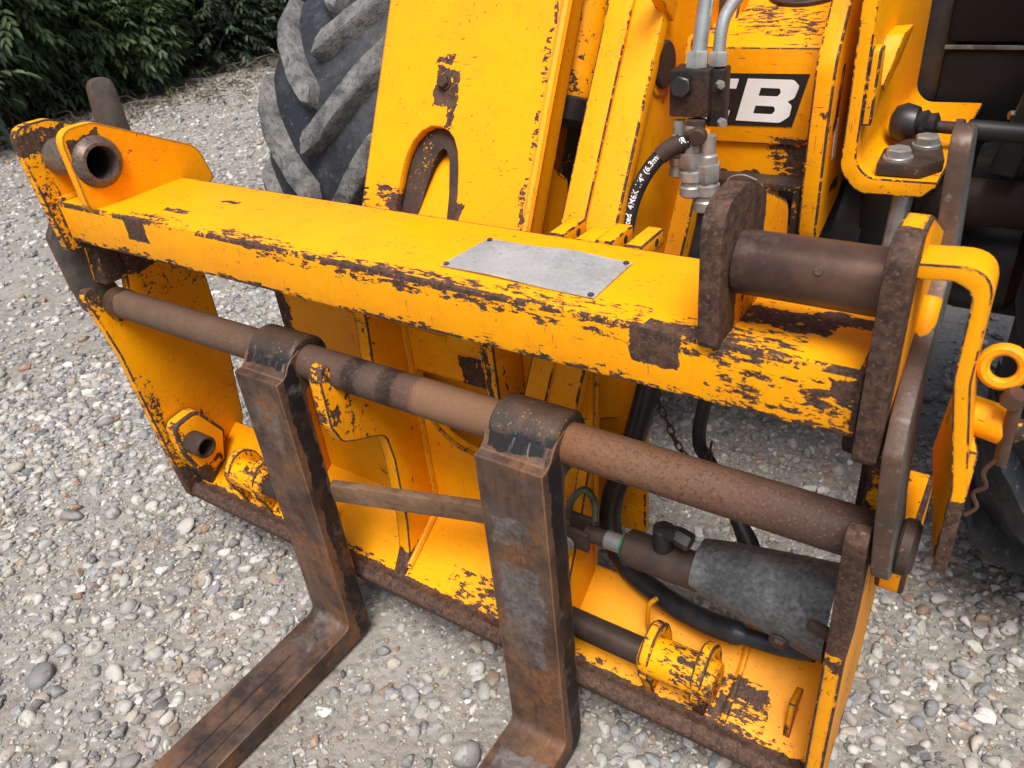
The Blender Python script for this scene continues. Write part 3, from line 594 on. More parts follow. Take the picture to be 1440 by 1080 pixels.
fork(-.6528, -.5226, 'rusty steel fork with a grey scraped shank beside the hydraulic ram')

# ------------------------------------------------------------------ loose hoses and chain
h1 = finish('hydraulic_hose', sweep([(-.49, 1.10, .86), (-.505, 1.09, .72), (-.54, 1.08, .56), (-.575, 1.07, .44), (-.57, 1.05, .36), (-.52, 1.02, .31), (-.44, .995, .298), (-.35, .97, .305), (-.27, .955, .325), (-.19, .95, .34), (-.13, .95, .36)], lambda t: .023 - .006 * (t > .82), 18), M['hose'])
tag(h1, 'thick black hydraulic hose looping under the grey ram guard', 'hose')
h2 = finish('hydraulic_hose', sweep([(-.37, 1.12, .88), (-.402, 1.10, .70), (-.408, 1.10, .615), (-.385, 1.10, .575), (-.33, 1.08, .50), (-.285, 1.05, .455), (-.262, 1.02, .43), (-.235, 1.0, .41), (-.225, .98, .47)], lambda t: .0125 + .006 * math.exp(-((t - .62) / .07) ** 2), 14), M['hose'])
tag(h2, 'thin black hose hanging behind the bare rusty end of the fork bar', 'hose')
bk = finish('hose_bracket', join(sweep([(-.62, 1.05, .60), (-.575, 1.03, .565), (-.545, 1.03, .57), (-.52, 1.08, .60)], .010, 8), sweep([(-.505, 1.06, .60), (-.495, 1.055, .53), (-.515, 1.055, .515), (-.54, 1.06, .52)], .006, 8)), M['black'], car)
ch = thing('chain', 'small rusty chain looped round the thin hanging hose', 'chain', (-.45, 1.11, .60))
cp = spline([(-.495, 1.095, .725), (-.482, 1.09, .68), (-.462, 1.08, .655), (-.445, 1.075, .625), (-.425, 1.075, .60), (-.405, 1.075, .588), (-.387, 1.085, .592), (-.385, 1.10, .615)], 10)
acc = 0; k = 0; last = cp[0]; lk = None
base = bpy.data.meshes.new('chain_link'); bm = sweep([(.0115 * math.cos(a) , .0058 * math.sin(a), 0) for a in [q * math.pi / 8 for q in range(16)]], .0019, 6, smooth=0, closed=True)
bmesh.ops.recalc_face_normals(bm, faces=bm.faces); bm.to_mesh(base); bm.free(); base.polygons.foreach_set('use_smooth', [True] * len(base.polygons)); base.materials.append(M['chain'])
for a, b in zip(cp, cp[1:]):
    acc += (b - a).length
    if acc > .0165:
        acc = 0; o = bpy.data.objects.new('chain_link', base); COL.objects.link(o); o.parent = ch
        q = (b - a).to_track_quat('X', 'Z') @ Matrix.Rotation(R_(90) * (k % 2) + .4, 4, 'X').to_quaternion()
        o.location = b - ch.location; o.rotation_mode = 'QUATERNION'; o.rotation_quaternion = q; k += 1

# ------------------------------------------------------------------ loader behind the carriage
ldr = thing('wheeled_loader', 'yellow wheeled loader with its boom lowered behind the fork carriage', 'loader', (-.9, 2.2, 0))
def slab(P0, d, s0, s1, n0, n1, x0, x1, bev=.004):
    """bar lying along d in the YZ plane, from depth n0 to n1 behind the line"""
    d = Vector(d).normalized(); n = Vector((d.y, -d.x)); P0 = Vector(P0)
    q = [P0 + d * s0 + n * n0, P0 + d * s1 + n * n0, P0 + d * s1 + n * n1, P0 + d * s0 + n * n1]
    return prism([(v.x, v.y) for v in q], x0, x1, bev)
BP, BD = (1.08, .987), (.463, .886)
def bpt(x, s, off=0.0): return Vector((x, BP[0] + BD[0] * s - BD[1] * off, BP[1] + BD[1] * s + BD[0] * off))
bmx = lambda off: Matrix(((1, 0, 0, 0), (0, BD[0], -BD[1], BP[0] - BD[1] * off), (0, BD[1], BD[0], BP[1] + BD[0] * off), (0, 0, 0, 1)))
slot = [(-1.056, -.06), (-1.054, .03), (-1.052, .08), (-1.046, .115), (-1.034, .142), (-1.016, .162), (-.995, .172), (-.972, .172), (-.952, .166), (-.936, .152), (-.924, .13), (-.916, .10), (-.908, .05), (-.904, -.06)]
lipi = [(-1.028, -.059), (-1.012, .03), (-.999, .105), (-.988, .132), (-.975, .142), (-.962, .137), (-.950, .115), (-.938, .05), (-.93, -.059)]
boom = finish('boom', plate_holes([(-1.146, -.22), (-.750, -.22), (-.745, 1.3), (-1.150, 1.3)], [slot], .020, .003, bmx(-.010)), M['boom'], ldr)
finish('slot_rim', plate_holes([(-.978 + (a + .978) * 1.06, b + .006) for a, b in slot], [lipi], .026, .005, bmx(-.0345)), M['dark'], boom)
finish('slot_back', slab(BP, BD, -.2, .25, .062, .07, -1.10, -.86, .001), M['grubby'], boom)
finish('boom_box', slab(BP, BD, -.05, 1.3, .072, .36, -1.13, -.90, .01), M['boom'], boom)
finish('boom_side', slab(BP, BD, -.2, 1.3, .0205, .075, -.790, -.752, .003), M['yellow'], boom)
finish('edge_weld', sweep([bpt(-.752, -.2, -.012), bpt(-.750, .2, -.010), bpt(-.748, .5, -.012), bpt(-.745, 1.25, -.012)], .011, 8), M['boom'], boom)
finish('boom_bolt', hexb(bpt(-.978, .254), Vector((0, -BD[1], BD[0])), .0125, .012, None, .0155), M['dark'], boom)
finish('hitch_head', prism(rp([(1.06, .93), (1.09, .60, .05), (1.16, .50, .05), (1.30, .60), (1.34, 1.0), (1.2, 1.1)]), -1.12, -.80, .01), M['yellow'], boom)
# lift arm
AP, AD = (1.13, 1.0), (.52, .854)
arm = finish('lift_arm', slab(AP, AD, -.35, 1.3, 0, .028, -.690, -.586), M['yellow'], ldr)
finish('arm_strip', slab(AP, AD, -.34, 1.3, -.008, .002, -.692, -.644, .003), M['yellow'], arm)
finish('arm_web', slab(AP, AD, -.35, 1.3, .028, .27, -.672, -.598), M['yellow'], arm)
finish('arm_flange', slab(AP, AD, -.32, 1.3, .27, .31, -.700, -.560), M['yellow'], arm)
finish('arm_rib', slab((1.23, 1.42), (.62, -.5), 0, .17, 0, .028, -.600, -.580), M['yellow'], arm)
finish('pin_disc', cyl((-.600, 1.335, 1.225), (-.586, 1.335, 1.225), .040, .003, 36), M['dark'], arm)
finish('disc_collar', cyl((-.602, 1.335, 1.225), (-.594, 1.335, 1.225), .056, .004, 36), M['yellow'], arm)
finish('valve_bracket', prism(rp([(1.36, 1.27, .02), (1.42, 1.26, .02), (1.42, 1.12), (1.33, 1.12), (1.33, 1.19)]), -.560, -.550, .002), M['yellow'], arm)
finish('bracket_nut', hexb((-.550, 1.385, 1.245), (1, 0, 0), .011, .010), M['zinc'], arm)
cy = finish('tilt_cylinder', lathe((-.795, 1.335, 1.135), (.02, .40, .90), [(0, .03), (.01, .045), (.03, .052), (.06, .054), (.2, .054), (.9, .054)], 36), M['lug'], ldr)
finish('cylinder_cap', lathe((-.793, 1.325, 1.11), (.02, .40, .90), [(0, .03), (.008, .046), (.045, .0555), (.05, .05)], 36), M['black'], cy)
finish('inner_wall', box((-.78, 1.62, 1.05), (.40, .03, 1.1), .004), M['dark'], ldr)
finish('underbody', box((-.95, 2.45, .80), (.9, .80, .36), .03), M['black'], ldr)
finish('main_body', box((-.90, 2.6, 1.15), (.95, 1.2, .6), .04), M['black'], ldr)
# valve block with couplers
rz = Matrix.Rotation(R_(6), 3, 'Z')
vb = finish('valve_block', join(box((-.508, 1.265, 1.200), (.066, .058, .074), .005, rz), box((-.472, 1.285, 1.188), (.026, .046, .09), .004, rz)), M['grime'], ldr)
finish('block_plug', hexb((-.516, 1.236, 1.212), (.1, -1, .1), .0175, .012), M['black'], vb)
for p, q in (((-.462, 1.258, 1.213), .007), ((-.457, 1.262, 1.152), .008)): finish('block_nut', hexb(p, (.6, -.8, 0), q, .012), M['zinc'], vb)
finish('block_pipe', sweep([(-.505, 1.27, 1.235), (-.503, 1.285, 1.31), (-.497, 1.31, 1.42), (-.485, 1.36, 1.60)], .0125, 14), M['pipe'], vb)
finish('block_pipe', sweep([(-.476, 1.285, 1.235), (-.476, 1.295, 1.29), (-.470, 1.305, 1.315), (-.452, 1.32, 1.345), (-.435, 1.34, 1.40), (-.42, 1.38, 1.60)], .0105, 14), M['pipe'], vb)
finish('pipe_nut', hexb((-.505, 1.268, 1.235), (0, .1, 1), .019, .026), M['zinc'], vb)
finish('pipe_nut', hexb((-.476, 1.285, 1.235), (0, .1, 1), .016, .022), M['zinc'], vb)
def coupler(x, y, z, sc):
    dn = (.02, -.02, -1)
    c_ = finish('coupler', lathe((x, y, z), dn, [(0, .010 * sc), (.022 * sc, .010 * sc), (.024 * sc, .012 * sc), (.058 * sc, .013 * sc), (.060 * sc, .0165 * sc), (.072 * sc, .0165 * sc), (.074 * sc, .0145 * sc), (.079 * sc, .0145 * sc), (.081 * sc, .0165 * sc), (.092 * sc, .0165 * sc), (.095 * sc, .013 * sc)], 24), M['zinc'], vb)
    finish('coupler_hex', hexb(Vector((x, y, z)) + Vector(dn) * .034 * sc, dn, .0178 * sc, .022 * sc), M['zinc'], c_)
coupler(-.524, 1.245, 1.156, 1.0); coupler(-.494, 1.232, 1.152, 1.25); coupler(-.470, 1.240, 1.135, 1.35)
finish('block_fitting', hexb((-.492, 1.24, 1.160), (0, 0, -1), .017, .045), M['dark'], vb)
hp = [(-.497, 1.225, 1.128), (-.520, 1.215, 1.122), (-.545, 1.205, 1.100), (-.566, 1.195, 1.068), (-.580, 1.185, 1.03), (-.586, 1.172, .985), (-.585, 1.155, .93), (-.575, 1.14, .86)]
ho = finish('printed_hose', sweep(hp, .0128, 20), M['hose'], ldr)
finish('hose_ferrule', sweep([(-.508, 1.220, 1.1265), (-.528, 1.2125, 1.116), (-.540, 1.207, 1.105)], .0155, 14), M['dark'], ho)
finish('hose_banjo', join(sweep([(-.482, 1.215, 1.142), (-.492, 1.216, 1.143), (-.502, 1.222, 1.130)], .0075, 10), cyl((-.478, 1.222, 1.142), (-.476, 1.205, 1.140), .014, .002, 18)), M['dark'], ho)
finish('return_hose', sweep([(-.472, 1.236, 1.03), (-.473, 1.236, .99), (-.485, 1.24, .93), (-.51, 1.26, .86)], .010, 12), M['hose'], ldr)
# lettering wrapped on the hose
def text_mesh(txt, size, bold=0.0):
    cu = bpy.data.curves.new('t', 'FONT'); cu.body = txt; cu.size = size; cu.fill_mode = 'FRONT'; cu.offset = bold; cu.resolution_u = 3
    o = bpy.data.objects.new('t', cu); COL.objects.link(o)
    me = bpy.data.meshes.new_from_object(o.evaluated_get(bpy.context.evaluated_depsgraph_get())); bpy.data.objects.remove(o); bpy.data.curves.remove(cu)
    return me
me = text_mesh("Gates Connected  4M6K 1/4\" (6.3mm) 100R17", .0145, .0003)
sp = spline(hp, 24)[::-1]; cum = [0]
for a, b in zip(sp, sp[1:]): cum.append(cum[-1] + (b - a).length)
cpos = Vector((0, 0, 1.5)); bm = bmesh.new(); bm.from_mesh(me); bpy.data.meshes.remove(me)
bmesh.ops.triangulate(bm, faces=bm.faces)
for v in bm.verts:
    u, h = .052 + v.co.x, v.co.y - .005
    i = max(0, min(len(sp) - 2, int(np.searchsorted(cum, u)) - 1)); t = (u - cum[i]) / (cum[i + 1] - cum[i]); p = sp[i].lerp(sp[i + 1], t)
    tg = (sp[i + 1] - sp[i]).normalized(); face = Vector((.30, -.78, .55)); face = (face - tg * face.dot(tg)).normalized(); up = face.cross(tg).normalized()
    an = h / .0131; v.co = p + (face * math.cos(an) + up * math.sin(an)) * .0132
finish('hose_lettering', bm, M['white'], ho, smooth=False)
# chassis front with decal
chs = finish('chassis_front', prism(rp([(1.50, .90), (1.50, 1.225, .02), (1.62, 1.262, .02), (1.95, 1.34), (1.95, .90)]), -.80, -.335, .005), M['chassis'], ldr)
dpn = finish('decal_panel', prism(rp([(-.72, 1.225, .01), (-.350, 1.225, .01), (-.372, 1.055, .03), (-.72, 1.045, .01)]), 1.492, 1.501, .002, 'y'), M['chassis'], chs)
dcl = finish('decal', prism([(-.655, 1.178), (-.381, 1.182), (-.404, 1.088), (-.68, 1.080)], 1.4905, 1.493, 0, 'y'), M['decal'], dpn)
def letter(outer, holes, x0, z0, w, h):
    sk_ = .24
    f = lambda p: (x0 + p[0] * w + p[1] * h * sk_, z0 + p[1] * h)
    return plate_holes([f(p) for p in outer], [[f(p) for p in q] for q in holes], .0012, .0001, Matrix(((1, 0, 0, 0), (0, 0, -1, 1.4899), (0, 1, 0, 0), (0, 0, 0, 1))))
LB = rp([(0, 0), (.86, 0, .12), (1.0, .16, .1), (.98, .42, .1), (.86, .5, .04), (.98, .58, .1), (1.0, .86, .1), (.86, 1.0, .12), (0, 1)])
finish('decal_letter', letter(LB, [rp([(.30, .19), (.66, .19, .05), (.70, .28, .05), (.66, .38, .05), (.30, .38)]), rp([(.30, .61), (.66, .61, .05), (.70, .70, .05), (.66, .80, .05), (.30, .80)])], -.523 + .012, 1.0945, .098, .077), M['white'], dcl)
LC = rp([(.12, 0, .1), (1.0, 0), (1.0, .24), (.38, .24, .08), (.30, .36, .08), (.30, .66, .08), (.38, .77, .08), (1.0, .77), (1.0, 1.0), (.12, 1, .12), (0, .86, .1), (0, .14, .1)])
finish('decal_letter', letter(LC, [], -.606, 1.0935, .078, .077), M['white'], dcl)
LJ = rp([(.12, 0, .1), (.86, 0, .12), (1, .14, .1), (1, 1), (.68, 1), (.68, .24), (.30, .24), (.30, .4), (0, .4), (0, .12, .1)])
finish('decal_letter', letter(LJ, [], -.672, 1.0925, .058, .077), M['white'], dcl)
finish('panel_bolt', hexb((-.362, 1.492, 1.135), (0, -1, 0), .0095, .006), M['dark'], dpn)
finish('deck_port', cyl((-.46, 1.72, 1.285), (-.46, 1.717, 1.297), .075, .003, 36), M['dark'], chs)
tow = finish('tow_box', box((-.452, 1.50, .985), (.175, .10, .014), .004), M['dark'], chs)
for x in (-.533, -.372): finish('tow_cheek', box((x, 1.50, .935), (.014, .10, .096), .004), M['dark'], tow)
finish('tow_base', box((-.452, 1.505, .890), (.175, .10, .016), .004), M['dark'], tow)
finish('tow_back', box((-.452, 1.495, .935), (.150, .006, .085), .002), M['black'], tow)
finish('tow_pin', cyl((-.468, 1.475, .895), (-.468, 1.475, .985), .017, .002, 20), M['dark'], tow)
for x in (-.515, -.402): finish('tow_bolt', hexb((x, 1.490, .935), (0, -1, 0), .014, .010), M['dark'], tow)
finish('tow_plate', box((-.432, 1.488, .935), (.035, .006, .07), .002), M['yellow'], tow)
finish('tie_wire', sweep([(-.512, 1.446, .93), (-.508, 1.444, .975), (-.500, 1.446, .997), (-.475, 1.45, 1.003), (-.45, 1.455, .994)], .0016, 6), M['zinc'], tow)
# tower plate and bolted bracket
TW = rp([(1.405, .925), (1.42, .895, .01), (1.55, .945, .02), (1.60, 1.02), (1.80, 1.2), (1.95, 1.6), (1.62, 1.50), (1.47, 1.33, .1), (1.405, 1.215, .08), (1.400, 1.10)])
tw = finish('tower_plate', prism(TW, -.352, -.318, .004), M['chassis'], ldr)
finish('tower_slot', prism(rp([(1.43, 1.10, .012), (1.445, 1.21, .012), (1.465, 1.21, .012), (1.45, 1.10, .012)]), -.3185, -.3165, .0005), M['lug'], tw)
finish('tower_sticker', prism([(1.455, 1.045), (1.448, 1.115), (1.470, 1.115), (1.477, 1.045)], -.3185, -.3172, 0), M['white'], tw)
LBK = rp([(-.292, 1.45), (-.292, 1.04, .055), (-.255, 1.005, .03), (-.155, 1.008, .012), (-.135, 1.03), (-.135, 1.036), (-.245, 1.034, .05), (-.268, 1.06, .04), (-.268, 1.45)], 8)
br = finish('step_bracket', prism(LBK, 1.405, 1.95, .003, 'y'), M['yellow'], ldr)
finish('bracket_fin', prism(rp([(1.405, 1.24, .01), (1.432, 1.245, .008), (1.446, 1.168, .01), (1.43, 1.13), (1.405, 1.12)]), -.2685, -.252, .004), M['yellow'], br)
B = prism(rp([(1.447, 1.168, .012), (1.500, 1.245, .008), (1.590, 1.248, .008), (1.545, 1.190, .02), (1.480, 1.158, .012)]), -.2685, -.240, .004)
for v in B.verts:
    if v.co.x > -.255: v.co.y += .012; v.co.x -= (1.25 - v.co.z) * .15
finish('bracket_fin', B, M['yellow'], br)
cl = finish('clamp_block', prism(rp([(1.415, -.235), (1.415, -.165, .01), (1.465, -.138, .01), (1.575, -.160, .01), (1.575, -.215, .01), (1.50, -.242)]), 1.037, 1.058, .003, 'z'), M['dark'], br)
for v in cl.data.vertices: v.co.x, v.co.y = v.co.y, v.co.x
cl.data.flip_normals()
finish('clamp_bolt', hexb((-.208, 1.445, 1.058), (0, 0, 1), .021, .020, None, .024), M['zinc'], cl)
finish('clamp_bolt', hexb((-.178, 1.53, 1.058), (0, 0, 1), .021, .020, None, .024), M['zinc'], cl)
bj = finish('ball_joint', lathe((-.252, 1.60, 1.078), (1, -.05, 0), [(0, .018), (.006, .030), (.022, .036), (.044, .030), (.048, .022), (.058, .026), (.064, .020), (.075, .022), (.08, .014)], 24), M['hose'], ldr)
finish('tie_rod', join(cyl((-.18, 1.595, 1.076), (-.10, 1.59, 1.075), .011, .001, 14), hexb((-.145, 1.594, 1.076), (1, 0, 0), .018, .014)), M['dark'], bj)
finish('rod_tube', cyl((-.125, 1.592, 1.076), (.20, 1.58, 1.07), .017, .002, 18), M['black'], bj)
finish('bracket_post', box((-.235, 1.62, .86), (.085, .10, .30), .012), M['black'], ldr)
finish('damper_rod', cyl((-.198, 1.44, .74), (-.188, 1.44, 1.005), .017, .002, 20), M['zinc'], ldr)
finish('hub_housing', lathe((-.43, 1.70, .80), (1, 0, 0), [(0, .10), (.05, .15), (.16, .15), (.2, .11), (.26, .09)], 30), M['black'], ldr)
ax = finish('axle', lathe((-1.7, 1.95, .80), (1, 0, 0), [(0, .07), (1.2, .075), (1.4, .12), (1.5, .07), (1.95, .065), (2.0, .09)], 28), M['black'], ldr)
finish('track_tube', cyl((-.30, 1.70, .905), (.35, 1.70, .915), .045, .004, 24), M['dark'], ax)
finish('cooling_pack', box((-.38, 2.06, 1.15), (.34, .14, 1.0), .01), M['black'], ldr)
finish('hub_carrier', join(box((-.02, 1.86, .80), (.20, .16, .34), .03), lathe((-.12, 1.84, .74), (1, 0, 0), [(0, .09), (.03, .11), (.12, .11), (.16, .07)], 24)), M['black'], ldr)
sp_ = finish('side_panel', box((.10, 2.05, 1.40), (.66, .16, .50), .012), M['blackpanel'], ldr)
finish('side_panel', box((.10, 2.05, .975), (.66, .165, .33), .012), M['blackpanel'], ldr)
finish('panel_trim', box((.10, 1.965, 1.143), (.66, .006, .008), .001), M['galv'], sp_)
gp = finish('guard_post', box((-.018, 1.66, 1.21), (.045, .05, .46), .006, Matrix.Rotation(R_(10), 3, 'Y')), M['black'], ldr)
for z in (1.20, 1.09): finish('post_bolt', hexb((-.048 - (1.15 - z) * .17, 1.645, z), (-.9, -.4, 0), .009, .012), M['pin'], gp)

# ---- wheels
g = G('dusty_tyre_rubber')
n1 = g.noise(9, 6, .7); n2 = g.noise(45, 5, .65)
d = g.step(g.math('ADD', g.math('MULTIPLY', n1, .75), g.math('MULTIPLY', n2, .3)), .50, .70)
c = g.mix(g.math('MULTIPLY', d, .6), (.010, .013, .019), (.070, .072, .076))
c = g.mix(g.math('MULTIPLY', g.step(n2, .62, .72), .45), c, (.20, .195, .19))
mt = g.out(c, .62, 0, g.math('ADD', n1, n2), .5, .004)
g = G('dried_mud_on_lugs')
n1 = g.noise(16, 5, .72); n2 = g.noise(70, 4, .7)
c = g.mix(g.step(n1, .34, .62), (.055, .056, .060), (.19, .187, .178)); c = g.mix(g.math('MULTIPLY', g.step(n2, .52, .66), .75), c, (.030, .032, .036))
ml = g.out(c, .85, 0, g.math('ADD', g.math('MULTIPLY', n1, 2), n2), .7, .006)
TP = [(-.20, .36), (-.25, .42), (-.275, .52), (-.272, .60), (-.245, .650), (-.18, .672), (-.08, .682), (0, .685)]
TP = TP + [(-a, b) for a, b in TP[-2::-1]]
def tr(x):
    xs_ = [p[0] for p in TP[3:-3]]; rs = [p[1] for p in TP[3:-3]]; return float(np.interp(x, xs_, rs))
def lug_mesh(sgn):
    b = bmesh.new(); rings = []; K = 14
    for i in range(K + 1):
        s = i / K; x = sgn * (-.015 + .295 * s ** .92); a = .50 * s ** 1.25 * 1.0; r = tr(max(-.272, min(.272, x)))
        if abs(x) > .245: r -= (abs(x) - .245) * 1.3
        en = min(1, .72 + .28 * min(i, K - i)); hw = (.044 + .022 * s) * en; top = r + .050 * min(1, .8 + .2 * min(i, K - i)); w2 = hw * .90
        wob = random.uniform(-.003, .003)
        da = hw / r; db_ = w2 / top
        P = lambda rr, ang: (x, -rr * math.cos(a + ang), rr * math.sin(a + ang))
        rings.append([b.verts.new(P(r - .03, -da * 1.15)), b.verts.new(P(top - .009 + wob, -db_ * 1.02)), b.verts.new(P(top + wob, -db_ * .80)), b.verts.new(P(top + wob, db_ * .80)), b.verts.new(P(top - .009 - wob, db_ * 1.02)), b.verts.new(P(r - .03, da * 1.15))])
    for p, q in zip(rings, rings[1:]):
        for k in range(6): b.faces.new((p[k], p[(k + 1) % 6], q[(k + 1) % 6], q[k]))
    b.faces.new(rings[0][::-1]); b.faces.new(rings[-1]); bmesh.ops.recalc_face_normals(b, faces=b.faces)
    me = bpy.data.meshes.new('lug'); b.to_mesh(me); b.free(); me.polygons.foreach_set('use_smooth', [True] * len(me.polygons)); me.set_sharp_from_angle(angle=R_(48)); me.materials.append(ml); return me
LM = {1: [lug_mesh(1) for _ in range(3)], -1: [lug_mesh(-1) for _ in range(3)]}
def wheel(cx, cy_, cz, rot0, lab, steer=0, lugmat=None):
    B = lathe((0, 0, 0), (1, 0, 0), TP, 72, None, False)
    me = bpy.data.meshes.new('wheel'); bmesh.ops.recalc_face_normals(B, faces=B.faces); B.to_mesh(me); B.free(); me.polygons.foreach_set('use_smooth', [True] * len(me.polygons)); me.materials.append(mt)
    o = bpy.data.objects.new('wheel', me); COL.objects.link(o); o.parent = ldr; o.location = Vector((cx, cy_, cz)) - ldr.location; o.rotation_euler = (0, 0, steer); o['label'] = lab
    N = 15
    for k in range(N):
        for sgn in (1, -1):
            l = bpy.data.objects.new('lug', LM[sgn][k % 3]); COL.objects.link(l); l.parent = o
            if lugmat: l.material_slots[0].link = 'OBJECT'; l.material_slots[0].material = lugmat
            l.rotation_euler = (-(rot0 + 2 * math.pi * (k + (.5 if sgn > 0 else 0)) / N), 0, 0)
    rim = finish('rim', lathe((-.19, 0, 0), (1, 0, 0), [(0, .37), (.03, .36), (.10, .33), (.12, .12), (.26, .12), (.28, .33), (.35, .36), (.38, .37)], 48), M['yellow'])
    rim.parent = o
    return o
wheel(-1.90, 2.30, .715, .06, 'front wheel with pale dried mud on its tread bars')
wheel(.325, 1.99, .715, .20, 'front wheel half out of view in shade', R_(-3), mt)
finish('mudguard', prism(rp([(1.12, 1.42, .05), (1.20, 1.52, .1), (2.75, 1.55, .1), (2.78, 1.0), (2.74, 1.0), (2.70, 1.50, .08), (1.22, 1.48, .08), (1.15, 1.41, .02)]), .02, .70, .004), M['blackpanel'], ldr)  # out of view above the frame, added to shade the right wheel

# ------------------------------------------------------------------ hedge along the yard edge
def leaf_mat(name, a, b, c):
    g = G(name); n1 = g.noise(2.5, 3, .6); n2 = g.noise(14, 3, .6)
    oi = g.n('ShaderNodeAttribute', {'attribute_name': 'tint'}).outputs['Color']
    col = g.mix(g.step(n1, .35, .68), a, b); col = g.mix(g.math('MULTIPLY', g.step(n2, .5, .75), .6), col, c); col = g.mix(1.0, col, oi, 'MULTIPLY')
    g.put(g.b.inputs['Subsurface Weight'], 0.0)
    m = g.out(col, .48, 0, None)
    tl = g.n('ShaderNodeBsdfTranslucent', None, {'Color': col}); ms = g.n('ShaderNodeMixShader', None, {0: .22}); out = g.t.nodes['Material Output']
    g.t.links.new(g.b.outputs[0], ms.inputs[1]); g.t.links.new(tl.outputs[0], ms.inputs[2]); g.t.links.new(ms.outputs[0], out.inputs[0]); return m
LMAT = [leaf_mat('elder_leaf', (.040, .075, .028), (.070, .115, .040), (.10, .13, .055)), leaf_mat('dark_leaf', (.018, .036, .016), (.032, .055, .024), (.045, .06, .03)), leaf_mat('grey_green_leaf', (.09, .14, .08), (.14, .20, .115), (.18, .22, .14))]
mbark = plain('twig_bark', (.06, .045, .035), (.12, .095, .075), .8, 0, 18, .4)
def leaves(clusters, L, Wd, per, droop=.5):
    """pinnate sprays: cluster positions with outward direction -> folded leaf faces"""
    V, F, C = [], [], []; b = 0
    for p, out in clusters:
        n = per; tint = random.uniform(.6, 1.35)
        ax_ = Vector(out) + Vector((random.gauss(0, .35), random.gauss(0, .35), random.gauss(-.15, .3))); ax_.normalize()
        side = ax_.cross(Vector((0, 0, 1)));
        if side.length < .1: side = Vector((1, 0, 0))
        side.normalize(); nrm = side.cross(ax_).normalized()
        for k in range(n):
            s = (k // 2) / max(1, n // 2); sg = 1 if k % 2 else -1
            base = Vector(p) + ax_ * (s * L * 1.9)
            d = (side * sg * (1 - .55 * s) + ax_ * (.55 + .8 * s) + nrm * random.gauss(0, .25) + Vector((0, 0, -droop * random.random()))).normalized()
            ll = L * random.uniform(.7, 1.2); u = d.cross(nrm + Vector((random.gauss(0, .3), random.gauss(0, .3), 0))).normalized(); nn = u.cross(d).normalized(); ww = Wd * random.uniform(.8, 1.2)
            q = [base, base + d * ll * .33 + u * ww * .5 + nn * ww * .14, base + d * ll * .72 + u * ww * .36 + nn * ww * .10 - Vector((0, 0, ll * .08)), base + d * ll - Vector((0, 0, ll * .22)), base + d * ll * .72 - u * ww * .36 + nn * ww * .10 - Vector((0, 0, ll * .08)), base + d * ll * .33 - u * ww * .5 + nn * ww * .14]
            V += [tuple(v) for v in q]; F += [(b, b + 1, b + 2), (b, b + 2, b + 3), (b, b + 3, b + 4), (b, b + 4, b + 5)]; b += 6
            t = tint * random.uniform(.8, 1.2); C += [(t, t, t * .95)] * 6
    return np.array(V), np.array(F), np.array(C)
def bush(loc, rad, nclu, L, Wd, mi, label, name='shrub', per=7, shell=.45):
    t = thing(name, label, 'shrub', loc, 'shrubs along the yard edge'); x, y, z = loc; rx, ry, rz_ = rad; cl = []
    lobes = [(random.gauss(0, .34), random.gauss(0, .38), random.uniform(.15, .95), random.uniform(.38, .62)) for _ in range(9)]
    while len(cl) < nclu:
        lb = random.choice(lobes); d = Vector((random.gauss(0, 1), random.gauss(0, 1), random.gauss(0, 1))).normalized(); rr = lb[3] * (shell + (1 - shell) * random.random() ** .5)
        p = Vector((x + rx * (lb[0] + d.x * rr), y + ry * (lb[1] + d.y * rr), z + rz_ * (lb[2] + d.z * rr * .8)))
        if p.z < .03: continue
        cl.append((p, d))
    V, F, C = leaves(cl, L, Wd, per); me = np_mesh('foliage', V, F, C, False); me.materials.append(LMAT[mi]); link('foliage', me, t)
    b = bmesh.new()
    for k in range(9):
        lb = random.choice(lobes); e = Vector((x + rx * lb[0], y + ry * lb[1], z + rz_ * lb[2]))
        sweep([(x + random.gauss(0, .12), y + random.gauss(0, .15), -.03), (x + rx * lb[0] * .4, y + ry * lb[1] * .4, z + rz_ * lb[2] * .45), tuple(e)], lambda s: .016 * (1 - .75 * s), 6, b, smooth=4)
    finish('stem', b, mbark, t); return t
bush((-7.9, 2.5, 0), (.75, .8, 1.35), 1100, .13, .062, 2, 'broad leaved pale green shrub at the edge of the yard, leftmost')
bush((-8.5, 3.6, 0), (.9, 1.0, 1.7), 1500, .095, .042, 0, 'green elder shrub behind the upright bare steel link')
bush((-8.7, 4.9, 0), (.9, 1.0, 1.3), 1500, .09, .038, 0, 'low spreading green shrub whose twigs reach over the gravel')
bush((-9.0, 6.4, 0), (.8, 1.1, 1.4), 1300, .085, .04, 1, 'dark green shrub beside the tall muddy wheel')
bush((-9.2, 8.2, 0), (.9, 1.3, 1.9), 1300, .085, .04, 1, 'dark shaded shrub farthest back behind the wheel')
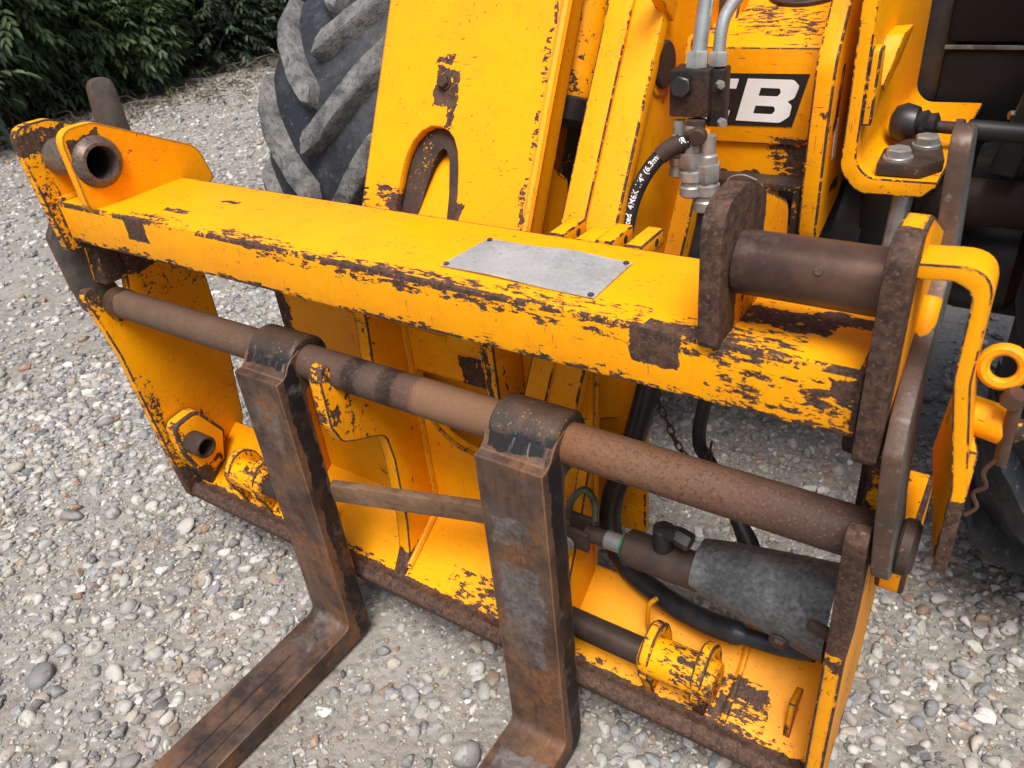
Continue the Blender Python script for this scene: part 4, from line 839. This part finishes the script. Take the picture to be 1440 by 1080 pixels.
for k, (x, y, lab) in enumerate(((-10.3, 1.5, 'tall dark tree behind the leftmost shrub'), (-10.6, 4.0, 'tall dark tree behind the green elder shrub'), (-10.8, 6.6, 'tall dark tree in deep shade above the low shrub'), (-11.0, 9.4, 'tall dark tree at the far end of the hedge'), (-11.0, 12.2, 'dark tree beyond the wheel, farthest away'))):
    t = thing('tree', lab, 'tree', (x, y, 0), 'trees behind the hedge'); cl = []
    while len(cl) < 1700:
        d = Vector((random.gauss(0, 1), random.gauss(0, 1), random.gauss(0, 1))).normalized(); rr = .35 + .65 * random.random() ** .6
        p = Vector((x + 1.15 * d.x * rr + .2 * math.sin(3 * d.z), y + 1.75 * d.y * rr, 2.1 + 2.1 * d.z * rr))
        if p.z > .05: cl.append((p, d))
    V, F, C = leaves(cl, .14, .07, 6); me = np_mesh('crown', V, F, C, False); me.materials.append(LMAT[1]); link('crown', me, t)
    b = sweep([(x, y, -.05), (x + .05, y, 1.2), (x - .05, y + .05, 3.4)], lambda s: .11 * (1 - .8 * s), 10)
    for q in range(6): sweep([(x, y, 1.0 + .3 * q), (x + random.gauss(0, .4), y + random.gauss(0, .6), 1.6 + .3 * q), (x + random.gauss(0, .8), y + random.gauss(0, 1.1), 2.2 + .3 * q)], lambda s: .04 * (1 - .8 * s), 6, b, smooth=4)
    finish('trunk', b, mbark, t)
# bank of soil under the trees and dead twigs, leaf litter at the foot of the hedge
msoil = plain('dark_soil', (.020, .016, .012), (.045, .034, .024), .95, 0, 6, .6)
bm = bmesh.new(); gv = [[bm.verts.new((-8.7 - 1.1 * i, -4 + 1.5 * j, (-.03, .06, .5, 1.6, 2.6)[i] + .06 * math.sin(j * 1.7 + i))) for j in range(16)] for i in range(5)]
for i in range(4):
    for j in range(15): bm.faces.new((gv[i][j], gv[i + 1][j], gv[i + 1][j + 1], gv[i][j + 1]))
finish('earth_bank', bm, msoil, kind='structure')
b = bmesh.new()
for k in range(90):
    x, y = random.gauss(-7.85, .35), random.uniform(2.8, 8); a = random.uniform(0, 6.28); l = random.uniform(.15, .5); zz = random.uniform(.02, .12)
    sweep([(x, y, zz), (x + l * .5 * math.cos(a), y + l * .5 * math.sin(a), zz + .05 * random.random()), (x + l * math.cos(a + .3), y + l * math.sin(a + .3), zz)], .004, 4, b, smooth=3)
tw_ = finish('dead_twigs', b, plain('dry_twig', (.16, .12, .085), (.26, .20, .15), .85, 0, 20, .3), kind='stuff'); tag(tw_, 'dry brown twigs lying at the foot of the hedge', 'twigs')
cl = [((random.gauss(-7.8, .5) - .25 * abs(random.gauss(0, 1)), random.uniform(2.2, 9.5), random.uniform(.005, .05)), (random.gauss(0, 1), random.gauss(0, 1), .3)) for _ in range(700)]
V, F, C = leaves(cl, .05, .03, 3); me = np_mesh('leaf_litter', V, F, C, False)
g = G('litter'); g.out(g.mix(g.step(g.noise(9, 3, .6), .4, .65), (.09, .055, .03), (.07, .085, .035)), .8); me.materials.append(g.m)
lt = link('leaf_litter', me, None, 'stuff'); tag(lt, 'brown leaf litter and low weeds where gravel meets hedge', 'leaf litter')
